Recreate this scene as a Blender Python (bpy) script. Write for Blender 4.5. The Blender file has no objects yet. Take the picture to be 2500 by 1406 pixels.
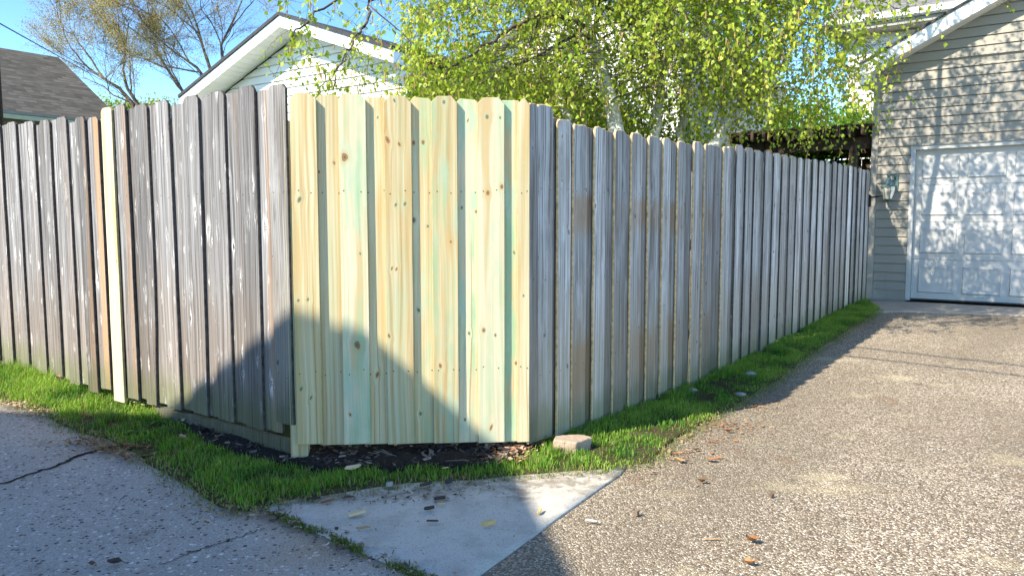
import bpy, bmesh, math, random
import numpy as np
from mathutils import Vector, Matrix

SC = bpy.context.scene
COL = SC.collection
R_ = math.radians

# ------------------------------------------------------------------ camera, sky, sun, exposure
cam_d = bpy.data.cameras.new("camera")
cam_d.sensor_fit = 'HORIZONTAL'; cam_d.sensor_width = 36.0
cam_d.lens = 36.0 * 1878.0 / 2500.0
cam_d.clip_end = 600.0; cam_d.clip_start = 0.05
cam = bpy.data.objects.new("camera", cam_d)
cam.location = (0, 0, 1.25)
cam.rotation_euler = (R_(90 - 4.7), 0, 0)
COL.objects.link(cam); SC.camera = cam

SUN_AZ = math.atan2(.577, .817)          # horizontal heading the light travels to
SUN_EL = R_(40)
TRAVEL = Vector((math.cos(SUN_AZ)*math.cos(SUN_EL), math.sin(SUN_AZ)*math.cos(SUN_EL), -math.sin(SUN_EL)))
w = bpy.data.worlds.new("World"); SC.world = w; w.use_nodes = True
wn = w.node_tree.nodes; wl = w.node_tree.links
bg = wn.get("Background") or wn.new("ShaderNodeBackground")
sky = wn.new("ShaderNodeTexSky"); sky.sky_type = 'NISHITA'; sky.sun_disc = False
sky.sun_elevation = SUN_EL
sky.sun_rotation = math.atan2(-TRAVEL.x, -TRAVEL.y) % (2*math.pi)
sky.altitude = 1500; sky.air_density = 1.0; sky.dust_density = 0.5; sky.ozone_density = 4.0
sg = wn.new('ShaderNodeGamma'); sg.inputs[1].default_value = 1.52; wl.new(sky.outputs[0], sg.inputs[0])
sm_ = wn.new('ShaderNodeMix'); sm_.data_type = 'RGBA'; sm_.blend_type = 'MULTIPLY'; sm_.inputs[0].default_value = 1.0; sm_.inputs[7].default_value = (.69, .66, .555, 1)
wl.new(sg.outputs[0], sm_.inputs[6]); wl.new(sm_.outputs[2], bg.inputs[0]); bg.inputs[1].default_value = 0.15
sd = bpy.data.lights.new("sun", 'SUN'); sd.energy = 5.0; sd.angle = R_(0.5); sd.color = (1.0, 0.92, 0.77)
so = bpy.data.objects.new("sun", sd); so.location = (-8, -6, 9)
so.rotation_euler = TRAVEL.to_track_quat('-Z', 'Y').to_euler(); COL.objects.link(so)
SC.view_settings.view_transform = 'Standard'; SC.view_settings.look = 'None'
SC.view_settings.gamma = 1.0; SC.view_settings.use_curve_mapping = False
SC.view_settings.exposure = 1.02
SC.cycles.max_bounces = 8; SC.cycles.transparent_max_bounces = 8

# ------------------------------------------------------------------ layout (metres)
PR = np.array([.092, 4.12]); PL = np.array([-1.124, 3.96])      # the two corners of the new panel
dR = np.array([.589, .808]); dR /= np.linalg.norm(dR)           # along the driveway fence
dL = np.array([-.812, .583]); dL /= np.linalg.norm(dL)          # along the alley fence
dP = (PR - PL); LPAN = float(np.linalg.norm(dP)); dP /= LPAN
dW = np.array([dR[1], -dR[0]]); yIN = dR.copy()                 # garage front wall and its inward normal
KS = [-60, -8, -4, -2, 0, 1, 2, 3, 4, 5, 6, 7, 8.3, 9, 60]
KZ = [-.4, -.2, -.11, -.05, 0, -.008, -.012, .005, .04, .075, .115, .15, .19, .2, .2]

def gz(x, y):
    x = np.asarray(x, float); y = np.asarray(y, float)
    s = (x - PR[0])*dR[0] + (y - PR[1])*dR[1]
    z = sum(np.interp(s + o, KS, KZ) for o in (-.6, -.3, 0, .3, .6))/5
    l = (x - PL[0])*dL[0] + (y - PL[1])*dL[1]
    return z + .03*np.clip(l, 0, 6)

_p = R_(4.7)
_F = np.array([0, math.cos(_p), -math.sin(_p)]); _U = np.array([0, math.sin(_p), math.cos(_p)])
def ray(px, py):
    return _F + np.array([1., 0, 0])*((px - 1250)/1878) + _U*((703 - py)/1878)
def at(px, py, Z):                       # a point seen there, Z metres out
    r = ray(px, py); q = np.array([0, 0, 1.25]) + r*Z
    return Vector(q)
def ground(px, py):
    r = ray(px, py); t = 1.0
    for _ in range(40):
        q = np.array([0, 0, 1.25]) + r*t
        e = q[2] - float(gz(q[0], q[1]))
        t += e/max(.05, -r[2])*.9
    q = np.array([0, 0, 1.25]) + r*t
    return np.array([q[0], q[1]])

# ------------------------------------------------------------------ object helpers
def tag(o, label=None, cat=None, group=None, kind=None):
    if label: o['label'] = label
    if cat: o['category'] = cat
    if group: o['group'] = group
    if kind: o['kind'] = kind
    return o
def empty(name, loc, rz=0, **k):
    o = bpy.data.objects.new(name, None); COL.objects.link(o)
    o.location = loc; o.rotation_euler = (0, 0, rz); o.empty_display_size = .1
    return tag(o, **k)
class MB:
    def __init__(s): s.v = []; s.f = []; s.m = []; s.uv = {}
    def face(s, idx, m=0, uv=None):
        if uv: s.uv[len(s.f)] = uv
        s.f.append(tuple(idx)); s.m.append(m)
    def poly(s, pts, m=0, uv=None):
        b = len(s.v); s.v += [tuple(p) for p in pts]; s.face(range(b, b+len(pts)), m, uv)
    def box(s, a, b, m=0):
        x0, y0, z0 = a; x1, y1, z1 = b; k = len(s.v)
        s.v += [(x0,y0,z0),(x1,y0,z0),(x1,y1,z0),(x0,y1,z0),(x0,y0,z1),(x1,y0,z1),(x1,y1,z1),(x0,y1,z1)]
        for q in ((0,3,2,1),(4,5,6,7),(0,1,5,4),(1,2,6,5),(2,3,7,6),(3,0,4,7)): s.face([k+i for i in q], m)
    def prism(s, pts, vec, m=0, side=None):       # polygon pushed along vec
        n = len(pts); k = len(s.v); vec = Vector(vec)
        s.v += [tuple(p) for p in pts] + [tuple(Vector(p)+vec) for p in pts]
        s.face(range(k, k+n), m); s.face(range(k+2*n-1, k+n-1, -1), m)
        for i in range(n):
            j = (i+1) % n; s.face((k+i, k+n+i, k+n+j, k+j), m if side is None else side)
    def tube(s, pts, rad, n=6, m=0, cap=True):
        pts = [Vector(p) for p in pts]; k0 = len(s.v); up = Vector((.31, .52, .8))
        for i, p in enumerate(pts):
            d = (pts[min(i+1, len(pts)-1)] - pts[max(i-1, 0)])
            d = d.normalized() if d.length > 1e-9 else Vector((0,0,1))
            a = d.cross(up)
            a = a.normalized() if a.length > 1e-4 else Vector((1,0,0))
            b = d.cross(a); r = rad[i] if hasattr(rad, '__len__') else rad
            for q in range(n):
                t = 2*math.pi*q/n; s.v.append(tuple(p + a*(r*math.cos(t)) + b*(r*math.sin(t))))
        for i in range(len(pts)-1):
            for q in range(n):
                u = k0+i*n; s.face((u+q, u+(q+1) % n, u+n+(q+1) % n, u+n+q), m)
        if cap:
            s.face([k0+q for q in range(n)][::-1], m); s.face([k0+(len(pts)-1)*n+q for q in range(n)], m)
    def lathe(s, prof, n=16, c=(0,0,0), m=0):
        k = len(s.v)
        for r, z in prof:
            for q in range(n):
                t = 2*math.pi*q/n; s.v.append((c[0]+r*math.cos(t), c[1]+r*math.sin(t), c[2]+z))
        for i in range(len(prof)-1):
            for q in range(n):
                u = k+i*n; s.face((u+q, u+(q+1) % n, u+n+(q+1) % n, u+n+q), m)
    def build(s, name, mats, parent=None, smooth=False):
        me = bpy.data.meshes.new(name); me.from_pydata(s.v, [], s.f)
        mats = mats if isinstance(mats, (list, tuple)) else [mats]
        for m in mats: me.materials.append(m)
        if len(mats) > 1: me.polygons.foreach_set('material_index', s.m)
        if s.uv:
            ul = me.uv_layers.new(name='UVMap')
            for fi, uv in s.uv.items():
                for li, c in zip(me.polygons[fi].loop_indices, uv): ul.data[li].uv = c
        if smooth: me.polygons.foreach_set('use_smooth', [True]*len(me.polygons))
        me.update()
        o = bpy.data.objects.new(name, me); COL.objects.link(o)
        if parent: o.parent = parent
        return o
def np_mesh(name, V, F, mats, parent=None, col=None, smooth=False):
    """V (n,3), F (m,k) all faces with k corners; col: per-vertex rgb."""
    me = bpy.data.meshes.new(name); n, k = F.shape
    me.vertices.add(len(V)); me.vertices.foreach_set('co', np.ascontiguousarray(V, np.float32).ravel())
    me.loops.add(n*k); me.loops.foreach_set('vertex_index', np.ascontiguousarray(F, np.int32).ravel())
    me.polygons.add(n); me.polygons.foreach_set('loop_start', np.arange(n, dtype=np.int32)*k)
    me.polygons.foreach_set('loop_total', np.full(n, k, np.int32))
    if smooth: me.polygons.foreach_set('use_smooth', np.ones(n, bool))
    me.update(calc_edges=True)
    if col is not None:
        at_ = me.attributes.new('tint', 'FLOAT_COLOR', 'POINT')
        c4 = np.ones((len(V), 4), np.float32); c4[:, :3] = col; at_.data.foreach_set('color', c4.ravel())
    for m in (mats if isinstance(mats, (list, tuple)) else [mats]): me.materials.append(m)
    o = bpy.data.objects.new(name, me); COL.objects.link(o)
    if parent: o.parent = parent
    return o

# ------------------------------------------------------------------ material helpers
class NT:
    def __init__(s, name):
        s.mat = bpy.data.materials.new(name); s.mat.use_nodes = True
        s.t = s.mat.node_tree; s.t.nodes.clear()
        s.out = s.t.nodes.new('ShaderNodeOutputMaterial')
    def n(s, kind, ins=None, **props):
        nd = s.t.nodes.new(kind)
        for k, v in props.items(): setattr(nd, k, v)
        for k, v in (ins or {}).items(): s.put(nd.inputs[k], v)
        return nd
    def put(s, sock, v):
        if isinstance(v, bpy.types.NodeSocket): s.t.links.new(v, sock)
        elif isinstance(v, (tuple, list)) and sock.type == 'RGBA' and len(v) == 3: sock.default_value = (*v, 1)
        else: sock.default_value = v
    def m(s, op, a, b=0.0, c=0.0, clamp=False):
        nd = s.n('ShaderNodeMath', operation=op, use_clamp=clamp)
        for i, v in enumerate((a, b, c)): s.put(nd.inputs[i], v)
        return nd.outputs[0]
    def vec(s, x=0.0, y=0.0, z=0.0):
        return s.n('ShaderNodeCombineXYZ', {0: x, 1: y, 2: z}).outputs[0]
    def sep(s, v): return s.n('ShaderNodeSeparateXYZ', {0: v}).outputs
    def noise(s, v, scale=1.0, detail=2.0, rough=.5, dist=0.0):
        return s.n('ShaderNodeTexNoise', {'Vector': v, 'Scale': scale, 'Detail': detail, 'Roughness': rough, 'Distortion': dist}).outputs[0]
    def mix(s, f, a, b, blend='MIX'):
        nd = s.n('ShaderNodeMix', data_type='RGBA', blend_type=blend)
        s.put(nd.inputs[0], f); s.put(nd.inputs[6], a); s.put(nd.inputs[7], b); return nd.outputs[2]
    def step(s, v, lo, hi, a=0.0, b=1.0):          # smooth map lo..hi -> a..b
        nd = s.n('ShaderNodeMapRange', interpolation_type='SMOOTHSTEP')
        for i, q in enumerate((v, lo, hi, a, b)): s.put(nd.inputs[i], q)
        return nd.outputs[0]
    def ramp(s, f, stops):
        nd = s.n('ShaderNodeValToRGB'); s.put(nd.inputs[0], f); e = nd.color_ramp.elements
        while len(e) > 1: e.remove(e[-1])
        e[0].position = stops[0][0]; e[0].color = (*stops[0][1], 1)
        for p, c in stops[1:]: q = e.new(p); q.color = (*c, 1)
        return nd.outputs[0]
    def attr(s, name, kind='OBJECT'):
        return s.n('ShaderNodeAttribute', attribute_type=kind, attribute_name=name)
    def done(s, color, rough=.8, bump=None, bstr=.3, bdist=.01, spec=.3, metal=0.0, **extra):
        p = s.n('ShaderNodeBsdfPrincipled'); s.put(p.inputs['Base Color'], color); s.put(p.inputs['Roughness'], rough)
        p.inputs['Specular IOR Level'].default_value = spec; p.inputs['Metallic'].default_value = metal
        if bump is not None:
            b = s.n('ShaderNodeBump', {'Height': bump, 'Strength': bstr, 'Distance': bdist}); s.t.links.new(b.outputs[0], p.inputs['Normal'])
        for k, v in extra.items(): s.put(p.inputs[k], v)
        s.t.links.new(p.outputs[0], s.out.inputs[0]); return s.mat

def wood(name, kind):
    N = NT(name)
    x, y, z = N.sep(N.n('ShaderNodeTexCoord').outputs['Object'])
    rnd = N.n('ShaderNodeObjectInfo').outputs['Random']
    rn2 = N.m('FRACT', N.m('MULTIPLY', rnd, 17.31)); rn3 = N.m('FRACT', N.m('MULTIPLY', rnd, 91.7))
    xo = N.m('ADD', x, N.m('MULTIPLY', rnd, 13.7)); zo = N.m('ADD', z, N.m('MULTIPLY', rn2, 57.3))
    wob = N.noise(N.vec(N.m('MULTIPLY', xo, 5.0), 0.0, N.m('MULTIPLY', zo, 1.1)), 1.0, 1.0)
    xw = N.m('ADD', xo, N.m('MULTIPLY', N.m('SUBTRACT', wob, .5), .045))
    # knots: placed by hand on the new boards, scattered on the old ones
    nz = N.noise(N.vec(N.m('MULTIPLY', xo, 60.0), y, N.m('MULTIPLY', zo, 45.0)), 1.0, 3.0, .6)
    wf_ = N.m('ADD', .62, N.m('MULTIPLY', nz, .76))
    if kind == 'new':
        q = push = None; sl = N.m('MULTIPLY', N.m('SUBTRACT', N.noise(N.vec(0.0, 0.0, N.m('MULTIPLY', zo, 2.7)), 1.0, 0.0), .5), 4.0)
        for i in range(8):
            kx_, kz_, kr_ = N.sep(N.attr('knot%d' % i).outputs['Vector'])
            dx = N.m('SUBTRACT', x, kx_); dz = N.m('ADD', N.m('MULTIPLY', N.m('SUBTRACT', z, kz_), .72), N.m('MULTIPLY', dx, sl))
            r = N.m('MULTIPLY', N.m('SQRT', N.m('ADD', N.m('MULTIPLY', dx, dx), N.m('MULTIPLY', dz, dz))), wf_)
            qi = N.m('DIVIDE', r, N.m('MAXIMUM', kr_, 1e-4))
            pi = N.m('MULTIPLY', dx, N.m('EXPONENT', N.m('MULTIPLY', N.m('POWER', N.m('DIVIDE', qi, 2.6), 2.0), -1.0)))
            q = qi if q is None else N.m('MINIMUM', q, qi); push = pi if push is None else N.m('ADD', push, pi)
        keep = 1.0; kc = [0.0, N.step(N.noise(N.vec(N.m('MULTIPLY', xo, 9.0), 0.0, N.m('MULTIPLY', zo, 5.0)), 1.0, 0.0), .42, .58), 0.0]
    else:
        kx, kz, thr = {'grey': (.075, .22, .40), 'cool': (.08, .36, .58)}[kind]
        K = N.vec(N.m('DIVIDE', xo, kx), N.m('DIVIDE', zo, kz), 0.0)
        vor = N.n('ShaderNodeTexVoronoi', {'Vector': K, 'Scale': 1.0}, voronoi_dimensions='2D')
        kp = N.sep(vor.outputs['Position']); kc = N.n('ShaderNodeSeparateColor', {0: vor.outputs['Color']}).outputs
        ks = N.sep(K)
        dx = N.m('MULTIPLY', N.m('SUBTRACT', ks[0], kp[0]), kx); dz = N.m('MULTIPLY', N.m('SUBTRACT', ks[1], kp[1]), kz)
        dzs = N.m('ADD', N.m('MULTIPLY', dz, .72), N.m('MULTIPLY', dx, N.m('SUBTRACT', kc[1], .5)))
        r = N.m('MULTIPLY', N.m('SQRT', N.m('ADD', N.m('MULTIPLY', dx, dx), N.m('MULTIPLY', dzs, dzs))), wf_)
        keep = N.m('GREATER_THAN', kc[0], thr)
        kr = N.m('ADD', .004, N.m('MULTIPLY', N.m('MULTIPLY', kc[2], kc[2]), .009))
        q = N.m('DIVIDE', r, kr)
        push = N.m('MULTIPLY', dx, N.m('MULTIPLY', keep, N.m('EXPONENT', N.m('MULTIPLY', N.m('POWER', N.m('DIVIDE', q, 2.4), 2.0), -1.0))))
    xg = N.m('SUBTRACT', xw, N.m('MULTIPLY', push, .85))
    g1 = N.noise(N.vec(N.m('MULTIPLY', xg, 62.0), N.m('MULTIPLY', y, 30.0), N.m('MULTIPLY', zo, .75)), 1.0, 4.0, .6)
    g2 = N.noise(N.vec(N.m('MULTIPLY', xg, 330.0), N.m('MULTIPLY', y, 90.0), N.m('MULTIPLY', zo, 3.0)), 1.0, 2.0, .6)
    big = N.noise(N.vec(N.m('MULTIPLY', xg, 14.0), y, N.m('MULTIPLY', zo, .8)), 1.0, 2.0)
    blot = N.noise(N.vec(N.m('MULTIPLY', xo, 9.0), y, N.m('MULTIPLY', zo, 3.3)), 1.0, 4.0, .62)
    knot = N.m('MULTIPLY', keep, N.step(q, .82, 1.05, 1.0, 0.0))
    halo = N.m('MULTIPLY', keep, N.step(q, 1.0, 2.3, 1.0, 0.0))
    core = N.step(q, .1, .9)
    rings = N.m('SINE', N.m('MULTIPLY', q, 9.0))
    if kind == 'new':
        c = N.ramp(g1, [(.32, (.46, .30, .13)), (.45, (.61, .47, .25)), (.55, (.67, .58, .35)), (.68, (.70, .65, .46))])
        c = N.mix(N.m('MULTIPLY', N.step(rn3, .4, .95), .5), c, (.76, .74, .58))
        c = N.mix(N.step(big, .50, .66, 0.0, .7), c, (.58, .38, .15))                  # heartwood streaks
        gr = N.m('MULTIPLY', N.step(N.noise(N.vec(N.m('MULTIPLY', xg, 17.0), y, N.m('ADD', N.m('MULTIPLY', zo, .55), 7.0)), 1.0, 3.0, .55), .40, .60), N.attr('green').outputs['Fac'])
        c = N.mix(N.m('MULTIPLY', N.m('MULTIPLY', gr, N.step(N.noise(N.vec(N.m('MULTIPLY', xo, 5.0), y, N.m('MULTIPLY', zo, 2.2)), 1.0, 3.0, .6), .36, .6)), .85, clamp=True), c, (.36, .52, .31))                           # preservative green
        c = N.mix(N.m('MULTIPLY', N.step(blot, .5, .7), N.m('MULTIPLY', N.attr('green').outputs['Fac'], .75)), c, (.46, .58, .42))
        c = N.mix(N.step(g2, .5, .85, 0.0, .35), c, (.60, .46, .26))
        streak = N.m('MULTIPLY', N.step(N.noise(N.vec(N.m('MULTIPLY', xg, 120.0), y, N.m('ADD', N.m('MULTIPLY', zo, .5), 3.0)), 1.0, 1.0), .66, .71), .75)
        c = N.mix(streak, c, (.42, .24, .09))
        c = N.mix(1.0, c, N.mix(rn2, (.90, .88, .84), (1.07, 1.07, 1.05)), 'MULTIPLY')
        fleck = N.noise(N.vec(N.m('MULTIPLY', xo, 230.0), y, N.m('MULTIPLY', zo, 60.0)), 1.0, 1.0)
        c = N.mix(N.m('MULTIPLY', N.step(fleck, .62, .70), N.m('MULTIPLY', rn3, .55)), c, (.50, .53, .42))
        c = N.mix(N.m('MULTIPLY', N.m('SUBTRACT', halo, knot, clamp=True), .5), c, N.mix(N.m('GREATER_THAN', kc[1], .5), (.62, .40, .16), (.36, .52, .32)))
        kcol = N.mix(core, N.mix(kc[1], (.26, .15, .07), (.20, .19, .10)), (.36, .22, .11)); kcol = N.mix(N.step(rings, .2, .9, 0.0, .6), kcol, (.15, .075, .035))
        c = N.mix(knot, c, kcol)
        saw = N.m('SINE', N.m('MULTIPLY', N.m('ADD', N.m('MULTIPLY', z, 1.0), N.m('MULTIPLY', x, .55)), 900.0))
        bump = N.m('ADD', N.m('MULTIPLY', g2, .5), N.m('MULTIPLY', N.m('MULTIPLY', saw, rn2), .18))
        return N.done(c, .62, bump, .35, .003, .25)
    tone = N.attr('tone').outputs['Fac']; warm = N.attr('warm').outputs['Fac']; stain = N.attr('stain').outputs['Fac']
    if kind == 'grey':
        g3 = N.noise(N.vec(N.m('MULTIPLY', xg, 120.0), N.m('MULTIPLY', y, 40.0), N.m('MULTIPLY', zo, 1.1)), 1.0, 3.0, .6)
        gm = N.m('ADD', N.m('MULTIPLY', g1, .55), N.m('MULTIPLY', g3, .45))
        c = N.ramp(gm, [(.34, (.045, .041, .040)), (.45, (.165, .162, .163)), (.54, (.275, .274, .279)), (.66, (.48, .482, .49))])
        c = N.mix(N.step(big, .52, .70, 0.0, .4), c, (.17, .14, .12))
        low = N.step(N.m('ADD', z, N.m('MULTIPLY', blot, .8)), 1.5, .6)                                                      # browner where rain splashes
        c = N.mix(N.m('MULTIPLY', low, .5), c, N.mix(gm, (.06, .035, .02), (.42, .33, .25)))
        c = N.mix(N.m('MULTIPLY', N.step(blot, .52, .72), .25), c, (.46, .455, .45))
        scuff = N.noise(N.vec(N.m('MULTIPLY', xo, 26.0), y, N.m('MULTIPLY', zo, 9.0)), 1.0, 3.0, .6, .6)
        dzf = N.m('MULTIPLY', dz, .30); rf = N.m('SQRT', N.m('ADD', N.m('MULTIPLY', dx, dx), N.m('MULTIPLY', dzf, dzf)))
        flm = N.m('MULTIPLY', keep, N.step(N.m('DIVIDE', rf, kr), .8, 2.6, 1.0, 0.0))
        flake = N.m('MULTIPLY', N.m('MULTIPLY', N.m('SUBTRACT', flm, knot, clamp=True), N.step(g3, .47, .56)), N.step(scuff, .34, .55))
        c = N.mix(N.m('MULTIPLY', flake, .85), c, (.80, .80, .80))
        c = N.mix(N.m('MULTIPLY', N.m('MULTIPLY', N.step(scuff, .66, .72), N.step(g3, .48, .55)), .6), c, (.78, .78, .77))
        c = N.mix(N.m('MULTIPLY', knot, .7), c, N.mix(N.step(rings, 0.0, .8), (.14, .11, .09), (.62, .60, .57)))
    else:
        g3 = N.noise(N.vec(N.m('MULTIPLY', xg, 120.0), N.m('MULTIPLY', y, 40.0), N.m('MULTIPLY', zo, 1.1)), 1.0, 3.0, .6)
        gm = N.m('ADD', N.m('MULTIPLY', g1, .55), N.m('MULTIPLY', g3, .45))
        c = N.ramp(gm, [(.36, (.09, .078, .068)), (.45, (.33, .315, .30)), (.54, (.56, .555, .55)), (.67, (.83, .83, .835))])
        c = N.mix(N.step(big, .47, .66, 0.0, .55), c, (.22, .18, .15))
        c = N.mix(N.m('MULTIPLY', N.step(blot, .48, .70), .5), c, (.66, .66, .66))
        dk = N.noise(N.vec(N.m('MULTIPLY', xg, 40.0), y, N.m('ADD', N.m('MULTIPLY', zo, 2.6), 5.0)), 1.0, 4.0, .7)
        c = N.mix(N.step(dk, .54, .68, 0.0, .6), c, (.12, .10, .09))
        low = N.step(N.m('ADD', z, N.m('MULTIPLY', blot, .5)), 1.35, .55)
        c = N.mix(N.m('MULTIPLY', low, .65), c, N.mix(g1, (.24, .18, .11), (.60, .53, .41)))
        c = N.mix(N.m('MULTIPLY', knot, .8), c, N.mix(N.step(rings, 0.0, .8), (.07, .055, .045), (.30, .27, .25)))
        b1 = N.m('MULTIPLY', N.step(N.m('ADD', z, N.m('MULTIPLY', blot, .1)), 1.50, 1.42), N.step(N.m('ADD', z, N.m('MULTIPLY', blot, .3)), 1.26, 1.42))
        b2 = N.m('MULTIPLY', N.step(N.m('ADD', z, N.m('MULTIPLY', blot, .18)), .70, .56), N.step(N.m('ADD', z, N.m('MULTIPLY', blot, .4)), .18, .50))
        c = N.mix(N.m('MULTIPLY', N.m('MULTIPLY', N.m('MAXIMUM', b1, b2), stain), N.step(gm, .36, .56, .25, .85), clamp=True), c, N.mix(big, (.50, .29, .09), (.36, .17, .045)))
    wx = N.step(N.m('ADD', N.m('MULTIPLY', x, 14.0), N.m('ADD', N.m('MULTIPLY', N.m('SUBTRACT', big, .5), 3.0), N.m('MULTIPLY', warm, .5))), .0, .7)
    c = N.mix(N.m('MULTIPLY', warm, wx), c, N.mix(g1, (.42, .22, .09), (.72, .44, .22)))
    alg = N.m('MULTIPLY', N.step(N.m('SUBTRACT', z, N.m('MULTIPLY', blot, .34)), .10, -.10), .6)
    c = N.mix(alg, c, (.15, .17, .07))
    c = N.mix(N.step(g2, .55, .85, 0.0, .45), c, (.10, .085, .075))
    crack = N.step(N.noise(N.vec(N.m('MULTIPLY', xg, 150.0), N.m('MULTIPLY', y, 50.0), N.m('ADD', N.m('MULTIPLY', zo, .8), 31.0)), 1.0, 1.0), .66, .70)
    c = N.mix(N.m('MULTIPLY', crack, .8), c, (.05, .042, .038))
    c = N.mix(1.0, c, N.mix(rnd, (.76, .75, .74), (1.14, 1.14, 1.14)), 'MULTIPLY')
    hs = N.n('ShaderNodeHueSaturation', {'Value': N.m('ADD', 1.0, tone), 'Color': c})
    bump = N.m('SUBTRACT', N.m('ADD', N.m('MULTIPLY', g1, .8), N.m('MULTIPLY', g2, .5)), N.m('MULTIPLY', crack, .7))
    return N.done(hs.outputs[0], .85, bump, .55, .004, .15)

def plain(name, c, rough=.6, var=.12, scale=8.0, spec=.3, metal=0.0, bumps=0.0):
    N = NT(name); P = N.n('ShaderNodeTexCoord').outputs['Object']
    f = N.noise(P, scale, 4.0, .6)
    a = tuple(v*(1-var*1.6) for v in c); b = tuple(min(1, v*(1+var)) for v in c)
    col = N.ramp(f, [(.3, a), (.7, b)])
    return N.done(col, rough, f if bumps else None, bumps, .01, spec, metal)
def siding_mat(name, c):
    N = NT(name); P = N.n('ShaderNodeTexCoord').outputs['Object']; x, y, z = N.sep(P)
    f = N.noise(P, 2.2, 4.0, .6)
    drip = N.noise(N.vec(N.m('MULTIPLY', x, 14.0), 0.0, N.m('MULTIPLY', z, 1.3)), 1.0, 3.0)
    gr = N.noise(N.vec(N.m('MULTIPLY', x, 9.0), 0.0, N.m('MULTIPLY', z, 210.0)), 1.0, 2.0)
    col = N.mix(N.step(f, .35, .7, 0.0, .14), c, tuple(v*.7 for v in c))
    col = N.mix(N.step(drip, .56, .74, 0.0, .16), col, tuple(v*.6 for v in c))
    return N.done(col, .55, gr, .12, .002, .3)
def shingles(name, cols, course=.14, tab=.30):
    N = NT(name); uv = N.n('ShaderNodeTexCoord').outputs['UV']
    b = N.n('ShaderNodeTexBrick', {'Vector': uv, 'Scale': 1.0, 'Mortar Size': .006, 'Mortar Smooth': .2, 'Bias': 0.0, 'Brick Width': tab, 'Row Height': course,
            'Color1': (0, 0, 0, 1), 'Color2': (1, 1, 1, 1), 'Mortar': (.5, .5, .5, 1)}, offset=.5)
    rn = N.n('ShaderNodeSeparateColor', {0: b.outputs['Color']}).outputs[0]
    u, v, _ = N.sep(uv)
    cell = N.n('ShaderNodeTexWhiteNoise', {'Vector': N.vec(N.m('FLOOR', N.m('DIVIDE', u, tab*.5)), N.m('FLOOR', N.m('DIVIDE', v, course)), 0.0)}, noise_dimensions='2D').outputs[0]
    c = N.ramp(N.m('ADD', N.m('MULTIPLY', rn, .5), N.m('MULTIPLY', cell, .5)), [(0, cols[0]), (.5, cols[1]), (1, cols[2])])
    gran = N.noise(uv, 160.0, 2.0, .7)
    c = N.mix(N.step(gran, .35, .7, .35, 0.0), c, tuple(k*.4 for k in cols[0]))
    fr = N.m('FRACT', N.m('DIVIDE', v, course))
    notch = N.m('MULTIPLY', N.step(fr, .16, .05), N.m('GREATER_THAN', cell, .42))
    c = N.mix(N.m('MULTIPLY', notch, .85), c, tuple(k*.25 for k in cols[0]))
    c = N.mix(N.step(N.noise(uv, .9, 3.0), .5, .75, 0.0, .3), c, tuple(k*.55 for k in cols[1]))
    return N.done(c, .9, N.m('SUBTRACT', 1.0, fr), .6, .012, .15)
def leafmat(name, trans=.45, rough=.45, spec=.35):
    N = NT(name); c = N.attr('tint', 'GEOMETRY').outputs['Color']
    p = N.n('ShaderNodeBsdfPrincipled', {'Base Color': c, 'Roughness': rough}); p.inputs['Specular IOR Level'].default_value = spec
    t = N.n('ShaderNodeBsdfTranslucent', {'Color': N.mix(1.0, c, (1.15, 1.15, .7), 'MULTIPLY')})
    mx = N.n('ShaderNodeMixShader', {0: trans}); N.t.links.new(p.outputs[0], mx.inputs[1]); N.t.links.new(t.outputs[0], mx.inputs[2])
    N.t.links.new(mx.outputs[0], N.out.inputs[0]); return N.mat

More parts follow.
